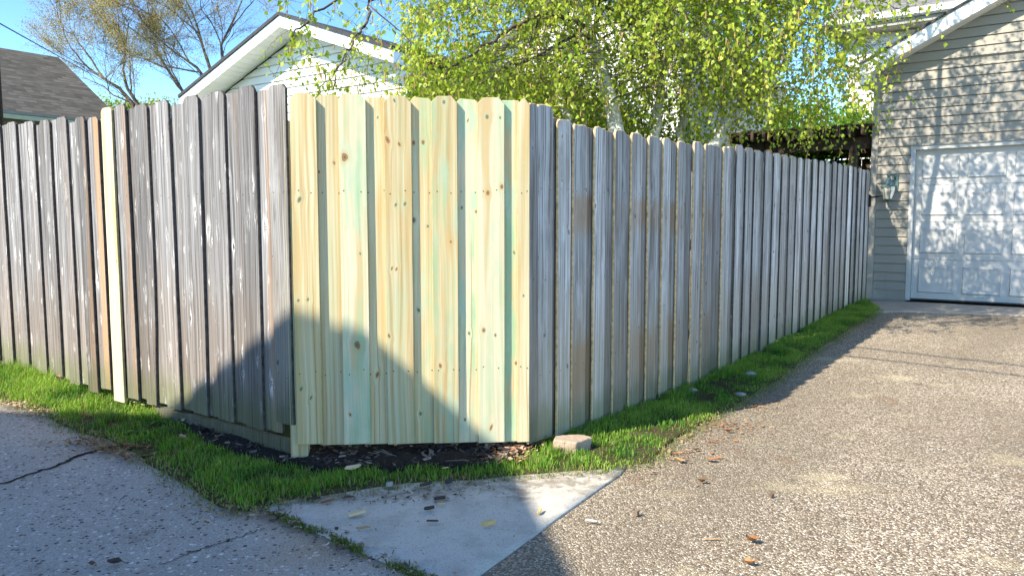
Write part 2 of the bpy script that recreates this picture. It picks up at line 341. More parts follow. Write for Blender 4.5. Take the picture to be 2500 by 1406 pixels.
def pos(N): return N.n('ShaderNodeTexCoord').outputs['Object']
def mat_driveway():
    N = NT('driveway'); P = pos(N); x, y, z = N.sep(P)
    wv = N.n('ShaderNodeVectorMath', {0: P, 1: (0, 0, 0)}, operation='ADD').outputs[0]
    v = N.n('ShaderNodeTexVoronoi', {'Vector': wv, 'Scale': 122.0, 'Randomness': 1.0}, voronoi_dimensions='2D')
    e = N.n('ShaderNodeTexVoronoi', {'Vector': wv, 'Scale': 122.0, 'Randomness': 1.0}, voronoi_dimensions='2D', feature='DISTANCE_TO_EDGE').outputs['Distance']
    k = N.n('ShaderNodeSeparateColor', {0: v.outputs['Color']}).outputs
    c = N.ramp(k[0], [(0, (.09, .065, .05)), (.22, (.19, .14, .10)), (.45, (.345, .27, .19)), (.64, (.49, .395, .28)), (.82, (.67, .565, .42)), (1, (.88, .81, .67))])
    pat = N.noise(P, .8, 4.0, .6)
    thr = N.step(pat, .3, .7, .16, .05)
    sunk = N.m('LESS_THAN', k[1], N.step(pat, .3, .7, .30, .12))
    gap = N.m('MAXIMUM', N.step(e, .02, thr, 1.0, 0.0), N.m('MULTIPLY', sunk, .75))
    fine = N.noise(P, 300.0, 2.0, .7)
    c = N.mix(gap, c, N.mix(fine, (.125, .095, .066), (.32, .26, .185)))
    pale = N.noise(N.vec(x, N.m('MULTIPLY', y, 1.4), 3.0), 1.7, 4.0, .6)
    c = N.mix(N.m('MULTIPLY', N.step(pale, .58, .70), N.step(fine, .40, .62, 0.0, .75)), c, (.80, .68, .42))
    rust = N.noise(N.vec(x, y, 9.0), 2.3, 5.0, .65)
    c = N.mix(N.step(rust, .60, .72, 0.0, .5), c, (.27, .14, .07))
    wear = N.noise(N.vec(N.m('ADD', N.m('MULTIPLY', x, .75), N.m('MULTIPLY', y, -.55)), N.m('MULTIPLY', N.m('ADD', x, y), .12), 5.0), 1.3, 4.0, .6)
    c = N.mix(N.step(wear, .42, .64, 0.0, .42), c, (.20, .165, .115))
    spot = N.noise(P, 6.5, 3.0, .5)
    c = N.mix(N.step(spot, .66, .72, 0.0, .5), c, (.12, .09, .07))
    h = N.m('SUBTRACT', N.m('MULTIPLY', N.m('SUBTRACT', 1.0, N.m('MULTIPLY', v.outputs['Distance'], 1.0)), 1.0), gap)
    return N.done(c, .75, h, .7, .006, .3)
def mat_alley():
    N = NT('alley'); P = pos(N)
    wv = N.n('ShaderNodeVectorMath', {0: P, 1: N.n('ShaderNodeTexNoise', {'Vector': P, 'Scale': 30.0}).outputs['Color']}, operation='MULTIPLY_ADD')
    wv.inputs[2].default_value = (0, 0, 0)
    v = N.n('ShaderNodeTexVoronoi', {'Vector': P, 'Scale': 44.0, 'Randomness': 1.0}, voronoi_dimensions='2D')
    k = N.n('ShaderNodeSeparateColor', {0: v.outputs['Color']}).outputs
    f = N.noise(P, 240.0, 3.0, .7); b = N.noise(P, 1.3, 5.0, .62)
    base = N.mix(f, (.30, .272, .22), (.56, .515, .44))
    base = N.mix(N.step(b, .42, .68, 0.0, .45), base, (.28, .25, .21))
    sz = N.m('ADD', .06, N.m('MULTIPLY', k[2], .40))
    inst = N.step(N.m('SUBTRACT', sz, N.m('ADD', v.outputs['Distance'], N.m('MULTIPLY', N.m('SUBTRACT', N.noise(P, 95.0, 2.0, .6), .5), .45))), 0.0, .06)
    sel = N.m('MULTIPLY', inst, N.m('GREATER_THAN', k[0], .38))
    c = N.mix(N.m('MULTIPLY', sel, .95), base, N.ramp(k[1], [(0, (.04, .04, .045)), (.25, (.10, .095, .09)), (.42, (.22, .18, .145)), (.6, (.42, .38, .33)), (.78, (.60, .57, .51)), (1, (.74, .71, .65))]))
    v2 = N.n('ShaderNodeTexVoronoi', {'Vector': P, 'Scale': 140.0}, voronoi_dimensions='2D')
    k2 = N.n('ShaderNodeSeparateColor', {0: v2.outputs['Color']}).outputs
    s2 = N.m('MULTIPLY', N.step(v2.outputs['Distance'], .42, .30), N.m('GREATER_THAN', k2[0], .6))
    c = N.mix(N.m('MULTIPLY', s2, .8), c, N.ramp(k2[1], [(0, (.06, .06, .06)), (.5, (.3, .28, .26)), (1, (.70, .68, .64))]))
    di = N.noise(P, 3.4, 6.0, .7)
    c = N.mix(N.step(di, .56, .70, 0.0, .5), c, (.16, .115, .075))
    return N.done(c, .85, N.m('ADD', N.m('MULTIPLY', sel, .6), N.m('MULTIPLY', f, .5)), .6, .004, .25)
def mat_slab(name, c0, c1):
    N = NT(name); P = pos(N)
    f = N.noise(P, 320.0, 3.0, .7); b = N.noise(P, 2.6, 5.0, .6); m = N.noise(P, 16.0, 5.0, .65)
    c = N.mix(f, c0, c1)
    c = N.mix(N.step(b, .5, .72, 0.0, .35), c, tuple(v*.6 for v in c0))
    c = N.mix(N.step(m, .60, .72, 0.0, .45), c, (.20, .165, .125))
    sx, sy, sz = N.sep(P); yy = float(ground(1050, 1228)[1])
    film = N.m('MULTIPLY', N.step(N.m('ADD', N.m('SUBTRACT', sy, yy), N.m('MULTIPLY', N.m('SUBTRACT', N.noise(P, 5.0, 5.0, .65), .5), .9)), -.06, .16), N.step(N.noise(P, 13.0, 4.0, .7), .38, .6)) if name == 'concrete_slab' else 0.0
    c = N.mix(N.m('MULTIPLY', film, .75), c, (.17, .13, .09))
    v2 = N.n('ShaderNodeTexVoronoi', {'Vector': P, 'Scale': 150.0}, voronoi_dimensions='2D')
    k2 = N.n('ShaderNodeSeparateColor', {0: v2.outputs['Color']}).outputs
    s2 = N.m('MULTIPLY', N.step(v2.outputs['Distance'], .34, .22), N.m('GREATER_THAN', k2[0], .8))
    c = N.mix(N.m('MULTIPLY', s2, .8), c, N.ramp(k2[1], [(0, (.10, .09, .08)), (1, (.30, .25, .19))]))
    mot = N.noise(P, 5.5, 6.0, .72)
    c = N.mix(N.step(mot, .46, .64, 0.0, .35), c, tuple(v*.62 for v in c0))
    return N.done(c, .85, f, .35, .003, .25)
def mat_soil(name, a, b_, c_):
    N = NT(name); P = pos(N)
    f = N.noise(P, 70.0, 5.0, .75); g = N.noise(P, 9.0, 4.0, .6)
    c = N.ramp(f, [(.3, a), (.55, b_), (.75, c_)])
    c = N.mix(N.step(g, .45, .7, 0.0, .5), c, tuple(v*.6 for v in b_))
    return N.done(c, .95, f, .9, .02, .1)
def mat_bark(name, white):
    N = NT(name); P = pos(N); x, y, z = N.sep(P)
    f = N.noise(N.vec(N.m('MULTIPLY', x, 9.0), N.m('MULTIPLY', y, 9.0), N.m('MULTIPLY', z, 26.0)), 1.0, 4.0, .65)
    g = N.noise(P, 5.0, 4.0, .6)
    if white:
        c = N.ramp(g, [(.3, (.62, .55, .46)), (.6, (.80, .76, .69))])
        c = N.mix(N.step(f, .60, .68), c, (.07, .06, .055))
    else:
        c = N.ramp(f, [(.3, (.055, .042, .034)), (.6, (.14, .11, .09)), (.8, (.22, .18, .15))])
    return N.done(c, .85, f, .5, .01, .2)

M = dict(
    new=wood('new_pine', 'new'), grey=wood('weathered_pine', 'grey'), cool=wood('weathered_spruce', 'cool'),
    tan_edge=plain('sawn_edge_bounce', (.74, .52, .27), .8, .25, 26.0, .2, 0, .3),  # bare sawn wood, tan brightened to paint in bounce off the driveway
    grey_edge=plain('weathered_edge', (.115, .10, .09), .9, .3, 26.0, .1, 0, .3),
    new_edge=plain('new_sawn_edge', (.50, .41, .22), .75, .15, 26.0, .2, 0, .3),
    nail=plain('nail_head', (.06, .055, .05), .5, .2, 90.0, .4, .6),
    driveway=mat_driveway(), alley=mat_alley(),
    slab=mat_slab('concrete_slab', (.46, .425, .355), (.65, .61, .53)), apron=mat_slab('apron_concrete', (.36, .30, .24), (.52, .45, .36)),
    soil=mat_soil('mulch_soil', (.012, .010, .009), (.045, .036, .03), (.13, .10, .08)),
    turf=mat_soil('turf_soil', (.05, .04, .022), (.11, .10, .045), (.20, .17, .09)),
    lawn=mat_soil('lawn', (.03, .05, .012), (.06, .10, .02), (.10, .15, .04)),
    beige=siding_mat('beige_vinyl', (.315, .285, .235)), white=siding_mat('cream_vinyl', (.80, .79, .72)),
    cream=plain('cream_trim', (.62, .58, .40), .6, .08, 3.0), trimw=plain('white_trim', (.80, .80, .78), .45, .06, 3.0), trimb=plain('beige_trim', (.34, .31, .26), .5, .1, 3.0),
    doortrim=plain('door_casing', (.54, .535, .51), .5, .1, 3.0), doorw=plain('white_door', (.52, .51, .485), .4, .05, 2.0), seal=plain('dark_seal', (.05, .05, .05), .7, .2),
    roofd=shingles('dark_shingles', ((.035, .033, .038), (.07, .066, .07), (.12, .11, .115))),
    roofg=shingles('grey_shingles', ((.075, .068, .056), (.125, .115, .097), (.18, .165, .14))),
    roofh=shingles('pale_shingles', ((.16, .155, .15), (.24, .235, .23), (.33, .32, .31))),
    birch=mat_bark('birch_bark', True), bark=mat_bark('brown_bark', False), twig=plain('twig_bark', (.17, .125, .09), .9, .4, 14.0, .1),
    leaf=leafmat('birch_leaf'), grass=leafmat('grass_blade', .35, .5, .25), bud=leafmat('spring_bud', .3, .6, .1), catkin=leafmat('catkin', .15, .8, .1),
    litter=leafmat('litter', .08, .85, .1),
    pole=plain('creosote_pole', (.045, .036, .03), .9, .3, 30.0, .1, 0, .6),
    wire=plain('black_cable', (.012, .012, .013), .6), iron=plain('black_iron', (.02, .02, .022), .5, .2, 30, .4, .5),
    verd=plain('verdigris_brass', (.12, .20, .20), .45, .35, 40.0, .5, .5, .2),
    beam=plain('old_beam', (.085, .06, .042), .9, .4, 9.0, .1, 0, .5),
    paver=mat_slab('tan_paver', (.34, .25, .175), (.50, .39, .29)), stone=plain('grey_stone', (.30, .29, .28), .9, .25, 25.0, .2, 0, .5),
)
Ng = NT('lamp_glass')
pg = Ng.n('ShaderNodeBsdfPrincipled', {'Base Color': (.75, .72, .62, 1), 'Roughness': .15}); pg.inputs['Transmission Weight'].default_value = .55
Ng.t.links.new(pg.outputs[0], Ng.out.inputs[0]); M['glass'] = Ng.mat
Nw = NT('window_glass')
M['window'] = Nw.done((.03, .035, .04), .08, spec=.6)

rng = random.Random(11); nr = np.random.default_rng(5)
# ------------------------------------------------------------------ ground
def grid_sheet(name, poly, mat, dz, res=.12, bump=0.0, edge=0.0, kind='structure', label=None, cat=None, side=.05):
    """a sheet over a world polygon that follows the ground, with an edge skirt"""
    P = [Vector((p[0], p[1], 0)) for p in poly]
    bm = bmesh.new(); vs = [bm.verts.new(p) for p in P]; bm.faces.new(vs)
    xs = [p.x for p in P]; ys = [p.y for p in P]
    for ax, lo, hi in ((0, min(xs), max(xs)), (1, min(ys), max(ys))):
        q = lo + res
        while q < hi:
            co = Vector((q, 0, 0)) if ax == 0 else Vector((0, q, 0)); no = Vector((1, 0, 0)) if ax == 0 else Vector((0, 1, 0))
            bmesh.ops.bisect_plane(bm, geom=bm.verts[:]+bm.edges[:]+bm.faces[:], plane_co=co, plane_no=no, dist=1e-5); q += res
    bm.verts.ensure_lookup_table()
    if side:
        r = bmesh.ops.extrude_edge_only(bm, edges=[e for e in bm.edges if e.is_boundary])
        low = {v for v in r['geom'] if isinstance(v, bmesh.types.BMVert)}
    else: low = set()
    for v in bm.verts:
        n = 0.0
        if bump:
            from mathutils import noise as mn
            n = bump*(mn.noise(Vector((v.co.x*5, v.co.y*5, 1.3))) + .6*mn.noise(Vector((v.co.x*17, v.co.y*17, 4.7))))
        v.co.z = float(gz(v.co.x, v.co.y)) + dz + n - (side if v in low else 0)
    bmesh.ops.recalc_face_normals(bm, faces=bm.faces[:])
    me = bpy.data.meshes.new(name); bm.to_mesh(me); bm.free(); me.materials.append(mat)
    me.polygons.foreach_set('use_smooth', [True]*len(me.polygons))
    o = bpy.data.objects.new(name, me); COL.objects.link(o)
    if len(me.polygons) and me.polygons[0].normal.z < 0: me.flip_normals()
    return tag(o, label, cat, None, kind)
def wob(poly, amp, n=6, seed=3):
    r = random.Random(seed); out = []
    for i, a in enumerate(poly):
        b = poly[(i+1) % len(poly)]
        d = np.array(b)-np.array(a); L = np.hypot(*d); k = max(1, int(L/.10)) if L < 14 else 1
        for j in range(k):
            p = np.array(a) + d*j/k; out.append(p + np.array([r.gauss(0, amp), r.gauss(0, amp)])*(1 if j else .3))
    return out

# broad yard ground out to the horizon
gx = np.concatenate([np.linspace(-300, -14, 8), np.linspace(-10, 14, 40), np.linspace(20, 300, 8)])
gy = np.concatenate([np.linspace(-300, -12, 8), np.linspace(-8, 16, 40), np.linspace(22, 400, 8)])
X, Y = np.meshgrid(gx, gy); Z = gz(X, Y) - .06
V = np.stack([X, Y, Z], -1).reshape(-1, 3); nx, ny = len(gx), len(gy)
I = np.arange(nx*ny).reshape(ny, nx)
F = np.stack([I[:-1, :-1], I[:-1, 1:], I[1:, 1:], I[1:, :-1]], -1).reshape(-1, 4)
tag(np_mesh('ground', V, F, M['lawn'], smooth=True), kind='structure')

A0 = ground(650, 1250); A1 = ground(1010, 1406); aD = (A1-A0)/np.linalg.norm(A1-A0)        # joint between slab and alley
aN = np.array([-aD[1], aD[0]]);  aN = aN if aN @ np.array([1, 1]) > 0 else -aN
E0 = ground(1515, 1160); E1 = ground(1170, 1406)
alleyL = A0 - aD*9; alleyR = A0 + aD*10
G_OUT = [(-150, 950), (0, 985), (70, 1000), (130, 1030), (190, 1062), (260, 1078), (330, 1112), (420, 1172), (490, 1215), (540, 1248), (600, 1258), (650, 1246), (720, 1232),
         (800, 1222), (900, 1204), (1000, 1190), (1100, 1184), (1240, 1174), (1350, 1165), (1500, 1154), (1600, 1135), (1650, 1085), (1750, 1024), (1830, 978), (1907, 932),
         (1985, 870), (2070, 812), (2130, 778), (2152, 758)]
OUT = [ground(*p) for p in G_OUT]
far = PR + dR*8.25; sw = .0
grid_sheet('driveway', [tuple(A0 - aN*.0), tuple(alleyR), tuple(alleyR + dR*16 + dW*3), tuple(PR + dR*8.3 + dW*9), tuple(PR + dR*8.3 + dW*.01), tuple(PR + dW*.01), tuple(PL + (0, -.01))],
           M['driveway'], 0.0, .35)
grid_sheet('alley', [tuple(A0), tuple(A0 - aN*.0 - aD*.9 + aN*.35), tuple(PL - dL*.1 + np.array([-.1, -.25])), tuple(PL + dL*9 - np.array([.1, .25])), tuple(PL + dL*9 + np.array([-2.6, -3.6])), tuple(alleyL - aN*5), tuple(alleyR - aN*8), tuple(alleyR)],
           M['alley'], .003, .35)
apx = A0 + aD*((np.cross(E0 - A0, E1 - E0))/(np.cross(aD, E1 - E0)))
slab_poly = [tuple(A0), tuple(apx), tuple(E0), tuple(ground(1530, 1140)), tuple(ground(1240, 1140)), tuple(ground(900, 1165)), tuple(ground(690, 1205))]
grid_sheet('concrete_slab', slab_poly, M['slab'], .009, .12)
gate0 = ground(2110, 752)
fr = PR + dR*8.33
grid_sheet('garage_apron', [tuple(ground(2095, 765)), tuple(ground(2230, 762)), tuple(ground(2500, 772)), tuple(ground(2500, 772) + dW*4), tuple(fr + dW*9), tuple(fr + dW*.02)], M['apron'], .012, .2)

inner = [tuple(PR + dR*8.2 + dW*.03), tuple(PR + dR*4 - dW*.05), tuple(PR - dW*.1), tuple(PL + np.array([.03, .1])), tuple(PL + dL*4.6 + np.array([.05, .1]))]
TURF = wob([tuple(p + np.array([-.02, .04])) for p in OUT] + inner, .008)
grid_sheet('turf_strip', TURF, M['turf'], .014, .06, .004, label=None, side=.03)
SOILpx = [(400, 1012), (470, 1066), (520, 1102), (600, 1128), (680, 1148), (780, 1158), (900, 1160), (1050, 1157), (1190, 1152), (1270, 1130), (1318, 1100)]
SOIL = [tuple(ground(*p)) for p in SOILpx] + [tuple(PR + dR*.15), tuple(PR - dW*.25), tuple(PL + np.array([.0, .25])), tuple(PL + dL*1.45 + np.array([.08, .12]))]
grid_sheet('mulch_bed', wob(SOIL, .01, seed=5), M['soil'], .045, .035, .02, side=.06)
# dead thatch where turf meets concrete
DRY = [(ground(210, 1085), .16), (ground(290, 1105), .12), (ground(90, 1010), .14), (ground(20, 995), .12)]

# crack across the alley
ck = [ground(*p) for p in [(-60, 1200), (20, 1178), (90, 1155), (150, 1135), (205, 1110), (250, 1098), (310, 1085)]]
cm = MB(); pts = []
r = random.Random(2)
for i in range(len(ck)-1):
    for k in range(7): pts.append(ck[i] + (ck[i+1]-ck[i])*k/7 + np.array([r.gauss(0, .006), r.gauss(0, .006)]))
for i in range(len(pts)-1):
    a, b = pts[i], pts[i+1]; wd = .006 + .012*(i/len(pts)); n = np.array([-(b-a)[1], (b-a)[0]]); n = n/np.linalg.norm(n)
    wa = wd*r.uniform(.6, 1.2)
    cm.poly([(*(a-n*wa), float(gz(*a))+.007), (*(b-n*wd), float(gz(*b))+.007), (*(b+n*wd), float(gz(*b))+.007), (*(a+n*wa), float(gz(*a))+.007)])
ck2 = [ground(*p) for p in [(395, 1378), (470, 1352), (540, 1328), (605, 1305), (650, 1290)]]
pts2 = []
for i in range(len(ck2)-1):
    for k in range(6): pts2.append(ck2[i] + (ck2[i+1]-ck2[i])*k/6 + np.array([r.gauss(0, .007), r.gauss(0, .007)]))
for i in range(len(pts2)-1):
    a, b = pts2[i], pts2[i+1]; n = np.array([-(b-a)[1], (b-a)[0]]); n = n/np.linalg.norm(n); wa, wd = r.uniform(.001, .005), r.uniform(.001, .005)
    cm.poly([(*(a-n*wa), float(gz(*a))+.007), (*(b-n*wd), float(gz(*b))+.007), (*(b+n*wd), float(gz(*b))+.007), (*(a+n*wa), float(gz(*a))+.007)])
tag(cm.build('alley_crack', M['soil']), kind='structure')
# ------------------------------------------------------------------ fences
def picket(root, name, x, w, z0, z1, y, mats, T=.017, ear=.028, round_ear=False, lean=0.0, yaw=0.0, cutbr=0.0, seed=0, rough=.0012, label=None, nails=(), bevel=.0022, bmat=-1, **att):
    r = random.Random(seed); H = z1 - z0; hw = w/2; e = ear; j = lambda s=rough: r.gauss(0, s)
    n = 7; L = []; Rr = []
    for i in range(n+1):
        t = i/n; zz = t*(H - e*1.1)
        L.append((-hw + j(), zz)); Rr.append((hw + j() - cutbr*max(0, 1 - zz/.85)**1.3, zz))
    if round_ear: top = [(-hw + e*.18, H - e*.45), (-hw + e*.6, H - e*.08), (-hw*.3, H + j(.003)), (hw*.3, H + j(.003)), (hw - e*.6, H - e*.08), (hw - e*.18, H - e*.45)]
    else: top = [(-hw + e, H + j(.0015)), (hw - e, H + j(.0015))]
    bot = [(hw*.35, j(.004*rough/.0012)), (-hw*.3, j(.004*rough/.0012))]
    out = L + top + Rr[::-1] + bot[:0]
    if rough > .001: out = out + [(hw*.3, j(.003)), (-hw*.3, j(.003))]
    mb = MB(); mb.prism([(px, 0, pz) for px, pz in out][::-1], (0, T, 0), 0, 1)
    o = None
    for nx_, nz_ in nails:
        a = (nx_ + j(.004), nz_ - z0 + j(.006)); k = 6
        mb.poly([(a[0] + .0036*math.cos(q*2*math.pi/k), -.0012, a[1] + .0036*math.sin(q*2*math.pi/k)) for q in range(k)], 2)
    o = mb.build(name, mats, root)
    o.location = (x, y, z0); o.rotation_euler = (0, lean, yaw)
    bv = o.modifiers.new('bevel', 'BEVEL'); bv.width = bevel; bv.segments = 1; bv.material = bmat; bv.limit_method = 'ANGLE'; bv.angle_limit = R_(50)
    for k, v in att.items(): o[k] = v
    if label: o['label'] = label
    return o
def nail_rows(w, zs=(.45, 1.42)):
    return [(s*w*.28, z) for z in zs for s in (-1, 1)]

# --- alley fence (local x runs from far left to the corner, so x = -s)
wf = empty('wooden_fence', (*PL, 0), math.atan2(-dL[1], -dL[0]), label='weathered grey board fence along the alley left of the new yellow panel', cat='fence')
GR = [M['grey'], M['grey_edge'], M['nail']]
FR = [  # s right end, width, top, bottom, extras
    (.028, .142, 1.965, .20, dict(y=-.004, tone=-.5, label='smooth blue-grey picket hung higher than the rest beside the new panel', cool=1)),
    (.290, .148, 1.985, .128, {}), (.560, .150, 1.982, .130, {}), (.811, .150, 1.985, .130, {}),
    (1.090, .155, 1.983, .125, {}), (1.332, .150, 1.985, .112, dict(cutbr=.035, label='split picket with its lower right edge broken away')),
    (1.572, .135, 2.005, .122, dict(warm=.25)),
    (1.735, .132, 2.000, .085, dict(new=1, y=-.012, label='pale new replacement picket among the grey ones')),
    (1.925, .135, 1.955, .145, dict(warm=.6, label='grey and bare orange picket beside the pale new one')),
    (2.100, .135, 1.970, .100, dict(tone=-.15, warm=.3, label='brown worn picket with pale streaks')),
    (2.358, .150, 1.992, .12, {}), (2.612, .150, 1.990, .13, {}), (2.858, .152, 2.000, .14, {}), (3.148, .150, 2.018, .16, {}), (3.42, .15, 2.02, .16, {}), (3.68, .15, 2.03, .17, {}), (3.94, .15, 2.03, .17, {}), (4.2, .15, 2.03, .17, {}),
]
for i, (s, wd, zt, zb, ex) in enumerate(FR):
    mats = [M['new'], M['new_edge'], M['nail']] if ex.get('new') else GR
    if ex.get('cool'): mats = [M['cool'], M['grey_edge'], M['nail']]
    o = picket(wf, 'picket', -(s + wd/2), wd, zb, zt, ex.get('y', 0.0) + rng.gauss(0, .0012), mats, seed=100+i, lean=-.004 + rng.gauss(0, .002) - .010*(s > 1.0), yaw=rng.gauss(0, .012),
           ear=.022, cutbr=ex.get('cutbr', 0), label=ex.get('label'), nails=nail_rows(wd), tone=ex.get('tone', rng.gauss(0, .06)), warm=ex.get('warm', max(0, rng.gauss(0, .06))), stain=0.0, green=.25)
    if ex.get('new'): o['knot0'] = (.03, 1.05, .006); o['knot1'] = (.05, .93, .006); o['knot2'] = (-.02, .42, .005)
fs = sorted((q[0], q[0] + q[1], q[2]) for q in FR)
for i in range(len(fs)-1):
    g0, g1 = fs[i][1], fs[i+1][0]; wd = max(.142, g1 - g0 + .042); zt = min(fs[i][2], fs[i+1][2]) - rng.uniform(.004, .03)
    picket(wf, 'picket', -(g0+g1)/2, wd, .132, zt, .0185 + rng.uniform(0, .002), GR, seed=200+i, lean=-.004 - .010*(g0 > 1.0), ear=.022, tone=rng.gauss(-.06, .06), warm=.22 if i == 0 else max(0, rng.gauss(.0, .1)), stain=0.0)
for z in (.36, 1.05, 1.62):
    b = MB(); b.box((-4.3, .039, z), (-.06, .077, z+.088)); o = b.build('rail', M['grey'], wf); o['tone'] = -.1; o['warm'] = 0.0; o['stain'] = 0.0
for z in (0,):
    b2 = MB(); b2.box((-1.42, .022, .03), (-.02, .05, .104)); o = b2.build('kickboard', [M['cool']], wf); o['tone'] = -.5; o['warm'] = 0.0; o['stain'] = 0.0; o['label'] = 'grey board lying along the foot of the pickets'
for s in (1.25, 3.6):
    b = MB(); b.box((-s-.045, .079, -.2), (-s+.045, .168, 1.8)); o = b.build('post', M['grey'], wf); o['tone'] = -.1; o['warm'] = 0.0; o['stain'] = 0.0

# --- new corner panel
pf = empty('wooden_fence', (*PL, 0), math.atan2(dP[1], dP[0]), label='new yellow pine fence panel set across the corner between two grey fences', cat='fence')
NW = [M['new'], M['new_edge'], M['nail']]
KF = {0: [(-0.027, 1.377, 0.017), (-0.044, 0.86, 0.0106), (0.005, 0.864, 0.0106), (-0.04, 0.394, 0.0128), (0.009, 0.347, 0.0106)], 1: [(-0.04, 1.595, 0.026), (0.007, 0.621, 0.0255), (-.035, .25, .010), (.03, 1.10, .008)], 2: [(-0.014, 1.886, 0.0106), (-0.052, 1.686, 0.0191), (0.008, 1.664, 0.0128), (-0.014, 1.353, 0.0117), (0.034, 1.358, 0.0128), (-0.057, 0.666, 0.0128), (-0.038, 1.022, 0.0106), (-0.014, 1.018, 0.0106)], 3: [(-0.001, 1.883, 0.0128), (-0.03, 0.5, 0.0149), (.03, 1.16, .009)], 4: [(-0.02, 1.812, 0.0149), (0.049, 1.809, 0.0085), (-0.017, 1.417, 0.016), (0.057, 1.45, 0.0149), (-0.041, 0.687, 0.0149), (0.021, 0.659, 0.0106), (-0.002, 0.156, 0.0149)], 5: [(0.0, 0.87, 0.0085)]}
KB = {0: [(-0.051, 1.521, 0.0085), (0.026, 1.566, 0.0106)], 1: [(0.016, 1.802, 0.0074), (-0.005, 0.457, 0.017)], 2: [(0.008, 1.678, 0.0149), (-0.041, 1.675, 0.0128), (-0.045, 1.273, 0.017), (0.029, 1.241, 0.0106), (-0.024, 0.798, 0.0128), (-0.019, 0.239, 0.0128)], 3: [(0.003, 1.795, 0.0085), (-0.032, 1.339, 0.0106), (0.044, 1.318, 0.0096), (0.004, 0.669, 0.0106), (-0.02, 0.199, 0.0106)], 4: [(.02, 1.1, .010), (.03, .5, .012)]}
def knots(o, L, zb):
    for k, (kx, kz, kr) in enumerate(L): o['knot%d' % k] = (kx, kz - zb, kr*.62)
fr_ = [(.062, .132, 1.916, .098, .25), (.307, .140, 1.918, .090, 1.2), (.537, .142, 1.910, .082, .35), (.778, .136, 1.915, .078, 1.0), (1.022, .144, 1.913, .072, .6), (1.196, .066, 1.912, .068, .15)]
for i, (x, wd, zt, zb, g) in enumerate(fr_):
    o = picket(pf, 'picket', x, wd, zb, zt, 0.0, NW, T=.016, ear=.030, seed=300+i, rough=.0005, yaw=rng.gauss(0, .006), nails=nail_rows(wd, (.48, 1.42)), green=g); knots(o, KF.get(i, []), zb)
for i, (x, wd, zt, g) in enumerate([(.185, .142, 1.912, .3), (.42, .142, 1.905, .25), (.66, .142, 1.905, .7), (.90, .142, 1.905, 1.5), (1.128, .142, 1.902, 1.6)]):
    o = picket(pf, 'picket', x, wd, .088 - .018*x, zt, .0225, NW, T=.016, ear=.030, seed=330+i, rough=.0005, nails=nail_rows(wd, (.47, 1.42)), green=g); knots(o, KB.get(i, []), .088 - .018*x)
for z in (.36, 1.0, 1.62):
    b = MB(); b.box((.02, .044, z), (LPAN-.02, .082, z+.088)); b.build('rail', M['new'], pf)['green'] = .6
for x in (-.012, LPAN-.125):
    b = MB(); b.box((x, .0835, -.25), (x+.088, .172, 1.78)) if x > 0 else b.box((x-.03, .03, -.25), (x+.058, .118, 1.78))
    b.build('post', M['new'], pf)['green'] = .9

# --- driveway fence
df = empty('wooden_fence', (*PR, 0), math.atan2(dR[1], dR[0]), label='long weathered grey board fence running beside the driveway to the garage', cat='fence')
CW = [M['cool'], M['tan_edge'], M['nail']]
CG = [M['cool'], M['grey_edge'], M['nail']]
TOPS = ([0, .1, .3, .5, 1.2, 2.0, 2.6, 3.1, 3.8, 5.2, 7.1, 8.4], [1.90, 1.882, 1.852, 1.842, 1.846, 1.864, 1.888, 1.925, 1.935, 1.96, 2.005, 2.012])
BOTS = ([0, .7, 2.3, 3.8, 5.9, 8.5], [.045, .012, -.012, .03, .10, .165])
fl = [(.082, .149), (.273, .147), (.451, .152), (.68, .150), (.945, .135), (1.1675, .158), (1.424, .150), (1.655, .130), (1.895, .155), (2.174, .150), (2.414, .155), (2.80, .165),
      (3.08, .158), (3.335, .15), (3.57, .155), (3.84, .15), (4.107, .15), (4.363, .15), (4.647, .155), (4.89, .15), (5.177, .15), (5.448, .15), (5.717, .15), (6.0, .15), (6.316, .155), (6.57, .15), (6.86, .15), (7.116, .15), (7.41, .15), (7.668, .15), (7.92, .15), (8.16, .15)]
st = {2: .9, 5: .55, 6: .7, 4: .25, 7: .2, 8: .3, 10: .45, 9: .2, 11: .1}
for i, (s, wd) in enumerate(fl):
    c = s + wd/2; far_ = s > 3
    zt = float(np.interp(c, *TOPS)) + rng.gauss(0, .007); zb = float(np.interp(c, *BOTS)) + rng.gauss(0, .008)
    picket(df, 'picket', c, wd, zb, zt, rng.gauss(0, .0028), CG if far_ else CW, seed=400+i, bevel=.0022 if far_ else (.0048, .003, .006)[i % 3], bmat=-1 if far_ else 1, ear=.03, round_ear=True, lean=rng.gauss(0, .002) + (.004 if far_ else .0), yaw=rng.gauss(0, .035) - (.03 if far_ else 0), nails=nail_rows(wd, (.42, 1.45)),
           tone=rng.gauss(.02, .09) + (min(.34, .12 + .04*(s - 3)) if far_ else -.04) + (.45 if i == 27 else 0), warm=.12 if i in (2, 5) else 0.0, stain=st.get(i, 0.0)*.7)
ends = [0.0] + [s + wd for s, wd in fl]; starts = [s for s, wd in fl] + [8.45]
for i, (a, b_) in enumerate(zip(ends, starts)):
    c = (a + b_)/2; wd = .09 if i == 0 else max(.146, b_ - a + .036)
    if i == 0: c = .046; 
    zt = float(np.interp(c, *TOPS)) - .014 + (.016 if i == 0 else 0); zb = float(np.interp(c, *BOTS)) + .01
    picket(df, 'picket', c, wd, zb, zt, .0195 if i else .004, CG if s > 3 and i > 13 else CW, seed=500+i, ear=.03, round_ear=True, yaw=rng.gauss(0, .01), tone=rng.gauss(-.30, .06), warm=0.0, stain=.75 if i in (3, 6, 8) else 0.0)  # back boards toned down to paint the shade of the gaps
